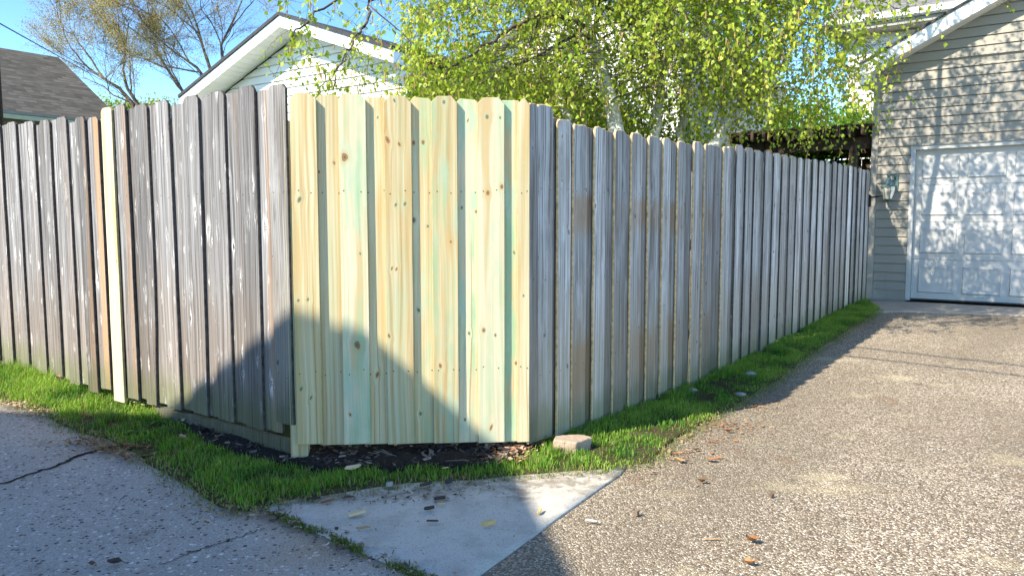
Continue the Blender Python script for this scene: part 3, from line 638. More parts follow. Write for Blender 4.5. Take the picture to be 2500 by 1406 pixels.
for z in (.36, 1.05, 1.66):
    b = MB(); b.box((.1, .039, z), (8.4, .077, z+.085)); o = b.build('rail', M['cool'], df); o['tone'] = -.1; o['warm'] = 0.0; o['stain'] = 0.0
for s in (2.5, 4.9, 7.3):
    b = MB(); b.box((s, .079, -.3), (s+.09, .17, 1.75)); o = b.build('post', M['cool'], df); o['tone'] = -.1; o['warm'] = 0.0; o['stain'] = 0.0
b = MB(); b.box((8.30, -.03, 1.50), (8.36, .0, 1.66)); b.box((8.30, -.032, 1.64), (8.345, -.002, 1.66)); b.tube([(8.33, -.03, 1.63), (8.36, -.12, 1.64), (8.40, -.16, 1.655)], .012, 6)
b.build('latch_bracket', M['iron'], df)
# ------------------------------------------------------------------ buildings
def lap_siding(mb, ext, z0, z1, pitch, y=0.0, lip=.020, m=0):
    """clapboard courses facing -y; ext(z) gives [(xa, xb), ...] left standing at height z"""
    n = int(math.ceil((z1 - z0)/pitch))
    for i in range(n):
        za, zb = z0 + i*pitch, min(z1, z0 + (i+1)*pitch)
        ea, eb = ext(za + 1e-4), ext(zb - 1e-4)
        if len(ea) != len(eb): eb = ext((za+zb)/2) if len(ext((za+zb)/2)) == len(ea) else ea
        for (a0, a1), (b0, b1) in zip(ea, eb):
            if a1 - a0 < .02 and b1 - b0 < .02: continue
            b0, b1 = min(b0, b1), max(b0, b1)
            zc = zb - .012; t_ = (zc - za)/(zb - za); c0, c1 = a0 + (b0-a0)*t_, a1 + (b1-a1)*t_; yb = y + .0105
            mb.poly([(a0, y-lip, za), (a1, y-lip, za), (c1, y-.004, zc), (c0, y-.004, zc)], m)
            mb.poly([(c0, y-.004, zc), (c1, y-.004, zc), (c1, yb, zc), (c0, yb, zc)], m)
            mb.poly([(c0, yb, zc), (c1, yb, zc), (b1, yb, zb), (b0, yb, zb)], m)
            mb.poly([(a0, yb, za), (a1, yb, za), (a1, y-lip, za), (a0, y-lip, za)], m)
def slab_roof(mb, e0, e1, r0, r1, th, m_top=0, m_edge=1):
    """one roof plane: eave e0-e1, ridge r0-r1 (same order), th thick; UVs in metres"""
    e0, e1, r0, r1 = map(Vector, (e0, e1, r0, r1)); L = (e1-e0).length; S = (r0-e0).length
    q = (r0-e0).normalized(); du = (e1-e0).normalized()
    u_r0 = (r0-e0).dot(du); u_r1 = (r1-e0).dot(du); h = ((r0-e0) - du*u_r0).length
    mb.poly([e0, e1, r1, r0], m_top, [(0, 0), (L, 0), (u_r1, h), (u_r0, h)])
    d = Vector((0, 0, -th)); lo = [p + d for p in (e0, e1, r1, r0)]; up = [e0, e1, r1, r0]
    mb.poly(lo[::-1], m_edge)
    for i in range(4):
        j = (i+1) % 4; mb.poly([up[j], up[i], lo[i], lo[j]], m_edge)

# --- beige garage with the white door
C0 = np.array([5.17, 11.15]); rzW = math.atan2(dW[1], dW[0])
gar = empty('garage', (*C0, 0), rzW, label='beige vinyl sided garage with a white door at the end of the driveway', cat='garage')
GW, GZ, DX0, DX1, DZ = 6.0, .19, .555, 5.43, 2.285
top = lambda x: 3.40 + .5*min(x, GW-x)
def gext(z):
    xa = .075
    if z > 3.40: xa = max(.075, (z - 3.40)/.5)
    xb = GW - xa
    if xb <= xa: return []
    if z < DZ - .01: return [(xa, DX0-.055), (DX1+.055, xb)]
    return [(xa, xb)]
mb = MB(); lap_siding(mb, gext, .327, 3.40, .1262); 
mb.v and None
lap_siding(mb, gext, .327 + .1262*25, 4.88, .1262)
mb.build('siding', M['beige'], gar)
mb = MB(); mb.box((.0, .012, GZ-.3), (DX0-.055, .13, 3.4)); mb.box((DX1+.055, .012, GZ-.3), (GW, .13, 3.4)); mb.box((DX0-.055, .012, DZ+.04), (DX1+.055, .13, 3.4))
mb.prism([(0, .012, 3.4), (GW, .012, 3.4), (GW/2, .012, 4.9)], (0, .12, 0))
mb.box((0, .13, GZ-.3), (.12, 7.5, 3.4)); mb.box((GW-.12, .13, GZ-.3), (GW, 7.5, 3.4)); mb.box((.12, 7.38, GZ-.3), (GW-.12, 7.5, 3.4))
mb.build('wall', M['beige'], gar)
for xa, xb in ((0, DX0-.055), (DX1+.055, GW)):
    mb = MB(); mb.box((xa, -.006, GZ-.2), (xb, .0115, .326)); mb.build('foundation', M['trimb'], gar)
for xa, xb in ((-.012, .074), (GW-.074, GW+.012)):
    mb = MB(); mb.box((xa, -.022, GZ), (xb, .011, 3.36)); mb.box((xa if xa < 1 else xb-.012, .0115, GZ), (xa+.012 if xa < 1 else xb, .08, 3.36)); mb.build('corner_trim', M['trimb'], gar)
# door casing, door of four sections with raised panels
mb = MB()
mb.box((DX0-.055, -.024, GZ), (DX0, .10, DZ)); mb.box((DX1, -.024, GZ), (DX1+.055, .10, DZ)); mb.box((DX0-.055, -.024, DZ), (DX1+.055, .10, DZ+.055))
mb.build('door_casing', M['doortrim'], gar)
mb = MB(); mb.box((DX0-.055, -.045, DZ+.0555), (DX1+.055, -.015, DZ+.075)); mb.build('drip_cap', M['trimb'], gar)
door = MB(); secs = [(.215, .765), (.769, 1.288), (1.292, 1.795), (1.799, DZ+.02)]
ncol = 9; pw = (DX1-DX0-.05)/ncol
for za, zb in secs:
    door.box((DX0+.003, .062, za), (DX1-.003, .10, zb))
dr = door.build('garage_door', M['doorw'], gar)
for za, zb in secs:
    zt = zb - .095 if zb < 2.2 else zb - .11
    pm = MB()
    for c in range(ncol):
        xa = DX0 + .085 + c*.543; xb = xa + .452
        if xb > DX1 - .05: continue
        z0_, z1_ = za + .085, zt; i_ = .045; y0, y1, y2 = .0615, .0745, .058
        o_ = [(xa, y0, z0_), (xb, y0, z0_), (xb, y0, z1_), (xa, y0, z1_)]
        a_ = [(xa+.012, y1-.032, z0_+.012), (xb-.012, y1-.032, z0_+.012), (xb-.012, y1-.032, z1_-.012), (xa+.012, y1-.032, z1_-.012)]
        b_ = [(xa+i_, y2-.009, z0_+i_), (xb-i_, y2-.009, z0_+i_), (xb-i_, y2-.009, z1_-i_), (xa+i_, y2-.009, z1_-i_)]
        for i in range(4):
            j = (i+1) % 4; pm.poly([o_[i], o_[j], a_[j], a_[i]]); pm.poly([a_[i], a_[j], b_[j], b_[i]])
        pm.poly(b_)
    o = pm.build('raised_panel', M['doorw'], dr)
mb = MB(); mb.box((DX0, .058, .192), (DX1, .095, .214)); mb.build('bottom_seal', M['seal'], dr)
# roof, rake fascia, soffit, eave
ov = .30; RZ = 3.585; ey = .15
RT = MB()
tz = lambda x: RZ + .5*x
slab_roof(RT, (-ey, 7.6, tz(-ey)), (-ey, -ov-.02, tz(-ey)), (GW/2, 7.6, tz(GW/2)), (GW/2, -ov-.02, tz(GW/2)), .035)
slab_roof(RT, (GW+ey, -ov-.02, tz(-ey)), (GW+ey, 7.6, tz(-ey)), (GW/2+.0005, -ov-.02, tz(GW/2)), (GW/2+.0005, 7.6, tz(GW/2)), .035)
RT.build('roof', [M['roofd'], M['seal']], gar)
for sgn in (0, 1):
    X = (lambda x: x) if sgn == 0 else (lambda x: GW - x)
    mb = MB(); k = .038
    P = [(X(-ey), -ov, tz(-ey)-k), (X(GW/2), -ov, tz(GW/2)-k), (X(GW/2), -ov, tz(GW/2)-k-.185), (X(-ey), -ov, tz(-ey)-k-.185)]
    mb.prism(P, (0, .022, 0)); mb.build('rake_fascia', M['trimw'], gar)
    mb = MB()
    P = [(X(-ey), -ov+.024, tz(-ey)-k-.185), (X(GW/2), -ov+.024, tz(GW/2)-k-.185), (X(GW/2), -.014, tz(GW/2)-k-.185), (X(-ey), -.014, tz(-ey)-k-.185)]
    mb.prism(P, (0, 0, .012)); mb.build('soffit', M['trimw'], gar)
    mb = MB(); xa, xb = sorted((X(-ey-.001), X(.002)))
    mb.box((xa, -ov-.012, 3.20), (xb, -.026, tz(-ey)-k-.14)); mb.box((xa, -.026, 3.23), (xb, 7.5, tz(-ey)-k-.02)); mb.build('eave_box', M['trimw'], gar)

# --- lantern on the garage wall
def lantern():
    t = empty('wall_lantern', (*(C0 + dW*.255), 1.76), rzW, label='verdigris brass carriage lantern on the beige garage wall left of the door', cat='lantern')
    mb = MB(); mb.box((.02, -.030, -.01), (.10, -.014, .20)); mb.box((.035, -.036, .02), (.085, -.0305, .17)); mb.build('backplate', M['verd'], t)
    mb = MB(); mb.tube([(.06, -.03, .13), (.055, -.07, .17), (.03, -.11, .185), (.0, -.13, .16), (-.005, -.13, .12)], .009, 8); mb.tube([(.06, -.03, .06), (.045, -.06, .075), (.04, -.085, .11), (.05, -.08, .14)], .006, 6)
    mb.build('scroll_arm', M['verd'], t, True)
    c = (-.005, -.13, 0)
    mb = MB(); mb.lathe([(.001, .215), (.012, .205), (.014, .19), (.024, .185), (.024, .165), (.016, .155), (.032, .12), (.05, .09), (.06, .085), (.078, .045), (.104, .028), (.106, .018), (.001, .018)], 8, c); mb.build('lamp_cap', M['verd'], t)
    mb = MB(); mb.lathe([(.088, .017), (.080, -.05), (.052, -.15), (.001, -.152)], 6, c); mb.build('lamp_glass', M['glass'], t)
    mb = MB()
    for q in range(6):
        a = 2*math.pi*q/6; mb.tube([(c[0]+rr*math.cos(a), c[1]+rr*math.sin(a), z) for rr, z in ((.091, .018), (.083, -.05), (.055, -.152))], .005, 5)
    mb.lathe([(.058, -.148), (.058, -.160), (.03, -.172), (.012, -.19), (.014, -.2), (.001, -.215)], 8, c); mb.build('lamp_cage', M['verd'], t)
lantern()

# --- two storey house behind the garage
hs = empty('house', (6.5, 14.5, 0), rzW, label='two storey cream house with a pale shingle roof rising behind the garage', cat='house')
mb = MB(); lap_siding(mb, lambda z: [(-.15, 9.5)], .4, 4.72, .125); mb.build('siding', M['white'], hs)
mb = MB(); mb.box((-.25, .0125, -.2), (9.5, .15, 4.72)); mb.box((-.25, .15, -.2), (-.1, 8.0, 4.72)); mb.box((-.1, 7.85, -.2), (9.5, 8, 4.72)); mb.build('wall', M['white'], hs)
mb = MB(); mb.box((-.27, -.03, .2), (-.152, .0123, 4.70)); mb.build('corner_trim', M['trimw'], hs)
mb = MB(); slab_roof(mb, (-.6, -.42, 4.98), (10, -.42, 4.98), (-.6, 4.0, 7.6), (10, 4.0, 7.6), .03); slab_roof(mb, (10, 8.4, 4.98), (-.6, 8.4, 4.98), (10, 4.0005, 7.6), (-.6, 4.0005, 7.6), .03)
mb.build('roof', [M['roofh'], M['seal']], hs)
mb = MB(); mb.box((-.58, -.40, 4.72), (9.9, -.0135, 4.735)); mb.box((-.58, -.42, 4.735), (9.9, -.40, 4.93)); mb.build('soffit', M['trimb'], hs)
mb = MB()
pr = [(-.425, 4.955), (-.425, 4.84), (-.47, 4.83), (-.52, 4.86), (-.535, 4.955), (-.54, 4.965), (-.52, 4.955), (-.51, 4.87), (-.44, 4.85), (-.435, 4.955)]
mb.prism([(-.6, y, z) for y, z in pr][::-1], (10.5, 0, 0)); mb.build('gutter', M['trimw'], hs)
mb = MB(); mb.prism([(-.6, -.4, 4.73), (-.6, 4.0, 7.55), (-.6, 8.35, 4.73)], (.02, 0, 0)); mb.prism([(-.25, .02, 4.72), (-.25, 4.0, 7.3), (-.25, 7.95, 4.72)], (.1, 0, 0)); mb.build('gable_end', M['white'], hs)
q = at(2148, 100, 14.2)
fl_ = empty('floodlight', q, rzW, label='black security floodlight under the eave of the house behind the garage', cat='floodlight')
mb = MB(); mb.box((-.05, .0, -.02), (.05, .34, .08)); mb.build('mount', M['iron'], fl_)
for sx in (-.09, .10):
    mb = MB(); mb.lathe([(.001, .09), (.035, .085), (.045, .05), (.075, -.05), (.078, -.07), (.06, -.065), (.001, -.04)], 10); o = mb.build('lamp_head', M['iron'], fl_); o.location = (sx, -.05, -.03); o.rotation_euler = (-.9, sx*3, 0)
mb = MB(); mb.tube([(0, .1, 0), (-.12, .05, -.15), (-.16, .02, -.35), (-.05, .02, -.4)], .01, 5); mb.build('cable', M['wire'], fl_)

# --- cream gabled garage behind the alley fence
W0 = np.array([-3.37, 11.3])
wg = empty('garage', (*W0, 0), rzW, label='cream sided garage gable with white rakes behind the alley fence', cat='garage')
AX, WX0, WX1, AZ, SL = .55, -1.46, 2.56, 4.114, .345
wt = lambda z: [(max(WX0+.06, AX - (3.90 - z)/SL), min(WX1-.06, AX + (3.90 - z)/SL))] if z < 3.89 else []
mb = MB(); lap_siding(mb, wt, .4, 3.9, .1165, lip=.020); mb.build('siding', M['white'], wg)
mb = MB(); mb.prism([(WX0, .013, -.2), (WX1, .013, -.2), (WX1, .013, 3.18), (AX, .013, 3.89), (WX0, .013, 3.18)], (0, .12, 0)); mb.box((WX0, .133, -.2), (WX0+.12, 6, 3.2)); mb.box((WX1-.12, .133, -.2), (WX1, 6, 3.2)); mb.build('wall', M['white'], wg)
for xa, xb in ((WX0-.01, WX0+.058), (WX1-.058, WX1+.01)):
    mb = MB(); mb.box((xa, -.024, .2), (xb, .0125, 3.16)); mb.build('corner_trim', M['trimw'], wg)
hx = 2.50; o2 = .38
az = lambda d: AZ - SL*d
mb = MB()
slab_roof(mb, (AX-hx, 6.3, az(hx)), (AX-hx, -o2-.02, az(hx)), (AX, 6.3, AZ), (AX, -o2-.02, AZ), .045)
slab_roof(mb, (AX+hx, -o2-.02, az(hx)), (AX+hx, 6.3, az(hx)), (AX+.0005, -o2-.02, AZ), (AX+.0005, 6.3, AZ), .045)
mb.build('roof', [M['roofd'], M['seal']], wg)
for s_ in (-1, 1):
    k = .047; P = [(AX, -o2, AZ-k), (AX+s_*hx, -o2, az(hx)-k), (AX+s_*hx, -o2, az(hx)-k-.15), (AX, -o2, AZ-k-.15)]
    mb = MB(); mb.prism(P, (0, .022, 0)); mb.build('rake_fascia', M['trimw'], wg)
    mb = MB(); N_ = 20
    for i in range(N_):                                            # vented soffit boards
        a, b_ = i/N_*hx, (i+1)/N_*hx - .006
        P = [(AX+s_*a, -o2+.0225, az(a)-k-.15), (AX+s_*b_, -o2+.0225, az(b_)-k-.15), (AX+s_*b_, -.015, az(b_)-k-.15), (AX+s_*a, -.015, az(a)-k-.15)]
        mb.prism(P, (0, 0, .012))
    mb.prism([(AX, -o2+.023, AZ-k-.137), (AX+s_*hx, -o2+.023, az(hx)-k-.137), (AX+s_*hx, -.016, az(hx)-k-.137), (AX, -.016, AZ-k-.137)], (0, 0, .01)); mb.build('soffit', M['trimw'], wg)
    xe = AX+s_*hx; xw = WX0 if s_ < 0 else WX1; xa, xb = sorted((xe, xw + s_*.012))
    mb = MB(); mb.box((xa+.001, -o2+.024, 3.02), (xb-.001, 5.9, az(hx)-k-.151)) if s_ > 0 else mb.box((xa+.001, -o2+.024, 3.06), (xb-.001, 5.9, az(hx)-k-.151))
    mb.build('eave_box', M['trimw'], wg)

# --- white house glimpsed through the birch
bh = empty('house', (.35, 14.2, 0), rzW, label='white sided house glimpsed through the birch leaves above the new panel', cat='house')
mb = MB(); lap_siding(mb, lambda z: [(-1.2, 2.9)] if z < 4.2 else ([(max(-1.2, .85-(5.2-z)/.5), min(2.9, .85+(5.2-z)/.5))] if z < 5.15 else []), .4, 5.2, .12); mb.build('siding', M['white'], bh)
mb = MB(); mb.prism([(-1.2, .014, -.2), (2.9, .014, -.2), (2.9, .014, 4.15), (.85, .014, 5.17), (-1.2, .014, 4.15)], (0, 5.5, 0)); mb.build('wall', M['white'], bh)
mb = MB(); slab_roof(mb, (-1.5, 5.8, 4.12), (-1.5, -.3, 4.12), (.85, 5.8, 5.3), (.85, -.3, 5.3), .04); slab_roof(mb, (3.2, -.3, 4.12), (3.2, 5.8, 4.12), (.8505, -.3, 5.3), (.8505, 5.8, 5.3), .04); mb.build('roof', [M['roofh'], M['trimw']], bh)
for xw_ in (.1, 1.5):
    mb = MB(); mb.box((xw_-.06, -.03, 2.1), (xw_+.66, -.014, 3.3)); f_ = mb.build('window', M['trimw'], bh); mb = MB(); mb.box((xw_, -.034, 2.16), (xw_+.6, -.0305, 3.24)); mb.build('pane', M['window'], f_)

# --- hip roofed house far left
lh = empty('house', (-9.0, 18.14, 0), math.atan2(dR[1], dR[0]), label='house with a grey shingled gable roof beyond the far end of the alley fence', cat='house')
EZ, RZh, dd, ee = 3.6, 5.49, 3.15, 9.0
mb = MB()
slab_roof(mb, (-ee, 0, EZ), (0, 0, EZ), (-ee, dd, RZh), (0, dd, RZh), .05)
slab_roof(mb, (0, 2*dd, EZ), (-ee, 2*dd, EZ), (0, dd+.001, RZh), (-ee, dd+.001, RZh), .05)
mb.build('roof', [M['roofg'], M['trimb']], lh)
mb = MB(); mb.box((-ee, .03, EZ-.15), (-.03, .07, EZ-.055)); mb.build('fascia', M['cream'], lh)
mb = MB(); mb.box((-ee, .45, -.2), (-.3, 2*dd-.45, EZ-.06)); mb.prism([(-.42, .45, EZ-.06), (-.42, dd, RZh-.12), (-.42, 2*dd-.45, EZ-.06)], (.12, 0, 0)); mb.build('wall', M['beige'], lh)

# --- garage across the alley, behind the viewer: its gable shades the corner
nL = np.array([-dL[1], dL[0]]);  nL = nL if nL @ (np.array([0, 0]) - PL) > 0 else -nL
O = PL + nL*5.5
og = empty('garage', (*O, -.15), math.atan2(dL[1], dL[0]), label='pale garage across the alley behind the viewer, its gable shading the corner', cat='garage')
# local x along the alley (to the far left), local y = away from the view side or toward it
ySide = 1 if (np.array([-dL[1], dL[0]]) @ nL) > 0 else -1
pk, pz, sl1, sl2 = 1.73, 5.95, .56, .66
wl_ = 3.6
mb = MB(); ya = .35*ySide
mb.prism([(pk-wl_, ya, 0), (pk+wl_, ya, 0), (pk+wl_, ya, pz-.25-sl1*wl_), (pk, ya, pz-.25), (pk-wl_, ya, pz-.25-sl2*wl_)], (0, 6*ySide, 0)); mb.build('wall', M['beige'], og)
mb = MB()
for s_, sl in ((1, sl1), (-1, sl2)):
    e = wl_ + .35
    A_ = (pk + s_*e, 0, pz - sl*e); B_ = (pk + s_*e, 6.6*ySide, pz - sl*e); C_ = (pk, 0, pz); D_ = (pk, 6.6*ySide, pz)
    slab_roof(mb, A_, B_, C_, D_, .12)
mb.build('roof', [M['roofd'], M['trimw']], og)
# ------------------------------------------------------------------ plants
def quads(V4, col, name, mat, parent=None):
    n = len(V4); return np_mesh(name, V4.reshape(-1, 3), np.arange(n*4).reshape(n, 4), mat, parent, np.repeat(col, 4, 0))
def unit(v): return v/np.maximum(1e-9, np.linalg.norm(v, axis=-1, keepdims=True))
def leaf_faces(P, down, L, W, g):
    """triangular birch leaves at P pointing along down, folded on the midrib: two quads... returns verts, faces"""
    n = len(P); rnd = unit(g.normal(size=(n, 3))); side = unit(np.cross(down, rnd)); nrm = np.cross(side, down)
    L = L[:, None]; W = W[:, None]; fold = nrm*(W*g.uniform(.05, .35, (n, 1)))
    a = P; b = P + down*L*.30 + side*W*.5 + fold; c = P + down*L + nrm*L*g.uniform(-.18, .18, (n, 1)); d = P + down*L*.30 - side*W*.5 + fold
    V = np.stack([a, b, c, d], 1).reshape(-1, 3); k = np.arange(n)*4
    F = np.concatenate([np.stack([k, k+1, k+2], -1), np.stack([k, k+2, k+3], -1)])
    return V, F

def birch():
    g = np.random.default_rng(7); r = random.Random(7)
    base = (1.75, 8.15)
    t = empty('birch_tree', (0, 0, 0), label='weeping birch with several white trunks and fresh yellow green leaves behind the driveway fence', cat='tree')
    trunks = [([(1545, 470), (1510, 330), (1488, 245), (1462, 150), (1440, 90), (1418, 0)], 7.9, .095, .07), ([(1604, 470), (1602, 330), (1608, 250), (1622, 170), (1642, 90), (1656, 0)], 8.4, .062, .05),
              ([(1650, 470), (1664, 340), (1668, 280), (1680, 190), (1700, 80), (1712, 0)], 8.6, .055, .03), ([(1640, 470), (1740, 360), (1775, 300), (1812, 252), (1855, 190), (1910, 100), (1960, 0)], 8.2, .072, .04),
              ([(1420, 470), (1388, 300), (1372, 258), (1352, 214), (1330, 150), (1322, 60)], 7.8, .045, .025)]
    tops = []
    for pts, Z, r0, r1 in trunks:
        P = [at(x, y, Z + .10*i) for i, (x, y) in enumerate(pts)]
        d = (P[-1] - P[-2]).normalized()
        for k in range(5): P.append(P[-1] + (d*.75 + Vector((r.uniform(-.12, .12), r.uniform(-.12, .12), .25))))
        Q = []
        for a, b in zip(P[:-1], P[1:]):
            for k in range(3): Q.append(a.lerp(b, k/3) + Vector((r.gauss(0, .012), r.gauss(0, .012), 0)))
        Q[0].z = -.1
        rad = [max(.012, r0*(1 - i/len(Q)*.85)) for i in range(len(Q))]
        m = MB(); m.tube(Q, rad, 9); m.build('trunk', M['birch'], t, True); tops.append(Q)
    # limbs seen through the leaves
    def limb(pix, Z, r0, wob_=.012):
        P = [at(x, y, z) for (x, y), z in zip(pix, np.linspace(Z[0], Z[1], len(pix)))]
        Q = []
        for a, b in zip(P[:-1], P[1:]):
            for k in range(4): Q.append(a.lerp(b, k/4) + Vector((r.gauss(0, wob_), r.gauss(0, wob_), r.gauss(0, wob_))))
        Q.append(P[-1]); mb = MB(); mb.tube(Q, [max(.003, r0*(1 - .8*i/len(Q))) for i in range(len(Q))], 5); mb.build('branch', M['bark'], t, True); return Q
    anchors = []
    L_ = [([(1430, 60), (1330, 30), (1250, 66), (1193, 105), (1150, 137), (1082, 182), (1040, 215)], (7.7, 6.9), .026), ([(1400, 90), (1269, 155), (1228, 166), (1164, 209)], (7.8, 7.1), .018),
          ([(1440, 100), (1330, 18), (1298, 91), (1280, 137), (1272, 180)], (7.8, 7.2), .012), ([(1420, 100), (1376, 116), (1316, 138)], (7.7, 7.4), .014),
          ([(1400, -20), (1200, -60), (1000, -40), (905, 5), (896, 56), (869, 85), (848, 123), (819, 174), (813, 222)], (7.7, 6.5), .024), ([(1200, -70), (960, -70), (785, 20), (730, 66), (711, 94), (704, 130)], (7.4, 6.4), .016),
          ([(905, 10), (1000, 100), (1040, 190)], (6.6, 6.8), .007), ([(848, 123), (830, 160), (796, 200), (770, 222)], (6.5, 6.4), .006),
          ([(1880, 140), (1960, 60), (2030, 70), (2090, 100), (2150, 130)], (8.4, 8.4), .014), ([(1820, 250), (1900, 210), (1990, 225), (2060, 250)], (8.2, 8.3), .011), ([(1950, 20), (2060, -30), (2160, 10), (2260, 40)], (8.5, 8.2), .012),
          ([(1500, 190), (1580, 160), (1680, 130), (1800, 140)], (8.0, 7.6), .012), ([(1660, 60), (1760, 20), (1860, 60), (1940, 150)], (8.2, 7.8), .012), ([(1490, 250), (1560, 215), (1640, 205), (1720, 215)], (7.9, 7.4), .01)]
    for pix, Z, r0 in L_: anchors.append(limb(pix, Z, r0))
    for Q in tops:                                                    # scaffold branches arching out of each trunk
        for k in range(8):
            i = r.randrange(len(Q)//3, len(Q)); p = Q[i]; a = r.uniform(0, 2*math.pi); ln = r.uniform(.8, 2.0); S = [p.copy()]
            v = Vector((math.cos(a), math.sin(a), .7))
            for s in range(8): S.append(S[-1] + v.normalized()*ln/8); v.z -= .17
            lm = MB(); lm.tube(S, [.014*(1 - .8*q/8) for q in range(9)], 5); lm.build('branch', M['bark'], t, True)
    # hanging strands
    S = []; tw0 = []
    def add(x, y, z, ln, k=1.0): S.append((x, y, z, ln, k, g.normal(.5, .22)))
    cx_, cy_ = 1.45, 8.0
    n = 0
    masks = ((1510, 330, 1445, 100, 8.1, 46), (1602, 330, 1620, 190, 8.5, 26), (1745, 350, 1815, 250, 8.3, 42), (1664, 340, 1670, 270, 8.7, 18))
    while n < 560:                                                    # visible skirt: sprays of strands, open in front of the trunks
        x = g.uniform(-1.2, 3.75); y = g.uniform(6.5, 9.7); z = g.uniform(2.3, 4.3)
        e = ((x - 1.25)/2.42)**2 + ((y - cy_)/1.75)**2
        if e > 1 or (y < 7.7 and g.uniform() < .5): continue
        lowz = 1.95 + .25*math.sin(x*2.1 + 1) + .2*math.sin(y*3 + x*4.2)
        if x > 3.2: lowz = 2.2 + .35*math.sin(x*9)
        if z < lowz + .12: continue
        qx = 1250 + 1878*x/y; qy = 548 - 1878*(z - .2 - 1.25)/y; ok = True
        for (ax, ay, bx, by, yy, hw) in masks:
            if y < yy and min(ay, by)-10 < qy < 360 and abs(qx - (ax + (bx-ax)*(ay-qy)/(ay-by))) < hw + 14 and g.uniform() < .95: ok = False
        if not ok: continue
        n += 1; tn = g.normal(.5, .24); hd = np.array([1.6 - x, 8.1 - y]); hd = hd/max(.3, np.linalg.norm(hd)); bl = g.uniform(.35, .9)
        tw0.append([Vector((x + hd[0]*bl*t_ + g.normal(0, .012), y + hd[1]*bl*t_ + g.normal(0, .012), z + .35*bl*(1 - (1-t_)**2))) for t_ in (0, .25, .5, .75, 1)])
        for q_ in range(g.integers(4, 10)):
            sx_, sy_, sz_ = x + g.normal(0, .10), y + g.normal(0, .10), z + g.normal(0, .07)
            ln = min(abs(g.normal(.30, .16)) + .10, sz_ - lowz)
            if ln > .1: S.append((sx_, sy_, sz_, ln, 1.0, tn))
    n = 0
    while n < 1500:                                                    # the crown above the picture
        v = g.normal(size=3); v /= np.linalg.norm(v); q = g.uniform(.35, 1)**.5
        x, y, z = cx_ + .3 + v[0]*2.8*q, cy_ + .1 + v[1]*2.1*q, 5.6 + v[2]*1.7*q
        if z < 3.9: continue
        add(x, y, z, g.uniform(.4, 1.1), 1.25); n += 1
    for Q in anchors:                                                 # leaves carried by the limbs
        for p in Q[2:]:
            for _ in range(1): add(p.x + g.normal(0, .03), p.y + g.normal(0, .03), p.z, g.uniform(.12, .42))
    for px, y0, y1, k in [(722, 100, 225, 2), (735, 60, 215, 3), (700, -5, 45, 2), (760, -10, 60, 3), (800, -20, 70, 2), (790, 120, 215, 2), (806, 150, 222, 3), (850, -20, 60, 2), (830, 30, 80, 2), (905, 60, 150, 1), (760, 40, 110, 2), (745, 75, 150, 2), (900, 140, 235, 3),
                          (930, 150, 235, 3), (955, 150, 232, 3), (985, 150, 238, 3), (870, 160, 225, 2), (1010, 110, 235, 3), (945, -10, 70, 1), (985, -20, 100, 2), (1005, 0, 140, 2), (690, 0, 35, 2), (670, -15, 25, 2), (880, 205, 235, 1), (965, 60, 120, 1), (1025, 90, 240, 4), (1040, 20, 180, 4), (1060, 40, 240, 4)]:
        for q in range(k):
            p0 = at(px + g.normal(0, 7), y0, 6.45 + g.uniform(-.2, .3)); p1 = at(px, y1, 6.45); add(p0.x, p0.y, p0.z, max(.12, (p0.z - p1.z)*g.uniform(.8, 1.0)))
    for px, y0, y1 in [(2090, 60, 170), (2120, 100, 190), (2150, 110, 200), (2165, 120, 190), (2105, 150, 215), (2180, 130, 175), (2060, 100, 260), (2075, 200, 300), (2200, -10, 30), (2150, -10, 50), (2250, 5, 40), (2290, 0, 35), (2110, 230, 320), (2135, 270, 325), (2160, 280, 310), (2055, 320, 400), (2020, 320, 350), (1970, 300, 350), (2460, -15, 15), (2440, -15, 10)]:
        for q in range(2):
            Zq = 8.2 + g.uniform(-.2, .3); p0 = at(px + g.normal(0, 8), y0, Zq); p1 = at(px, y1, Zq); add(p0.x, p0.y, p0.z, max(.12, p0.z - p1.z))
    LP, LD, LL, LW, LC = [], [], [], [], []; CP = []; tw = MB()
    for (x, y, z, ln, k, tn) in S:
        m = max(3, int(ln/.034*g.uniform(.75, 1.1))); tt = np.linspace(.03, 1, m)
        dx, dy = g.normal(0, .42 if k == 1.0 else .2, 2); cu = g.normal(0, .11, 2)
        px_ = x + dx*ln*tt + cu[0]*np.sin(tt*3); py_ = y + dy*ln*tt + cu[1]*np.sin(tt*3); pz_ = z - ln*tt
        P = np.stack([px_, py_, pz_], -1)
        dn = np.stack([g.normal(0, .55, m), g.normal(0, .55, m), -np.abs(g.normal(.9, .4, m))], -1); dn = unit(dn)
        LP.append(P + dn*.012 + g.normal(0, .016, (m, 3))); LD.append(dn); sz = g.uniform(.030, .066, m)*k*(1 - .25*tt); LL.append(sz); LW.append(sz*g.uniform(.70, .95, m))
        tone = np.clip(tn + g.normal(0, .16, m), 0, 1)[:, None]
        LC.append(np.array([.25, .39, .026])*(1-tone) + np.array([.62, .67, .09])*tone)
        if z < 4.4:
            q = [Vector(p) for p in P[::max(1, m//5)]]
            if len(q) > 1: tw.tube(q, .0016, 3, cap=False)
            if g.uniform() < .38: CP.append(P[g.integers(0, m)])
    for q in tw0: tw.tube(q, [.002, .0025, .003, .004, .005], 4, cap=False)
    tw.build('twigs', M['bark'], t)
    V, F = leaf_faces(np.concatenate(LP), np.concatenate(LD), np.concatenate(LL), np.concatenate(LW), g)
    np_mesh('crown', V, F, M['leaf'], t, np.repeat(np.concatenate(LC), 4, 0))
    cm_ = MB()
    for p in CP:
        l = g.uniform(.05, .10); a = Vector(p); d = Vector((g.normal(0, .12), g.normal(0, .12), -1)).normalized()
        cm_.tube([a, a + d*l*.2, a + d*l*.8, a + d*l], [.002, .0055, .005, .002], 5)
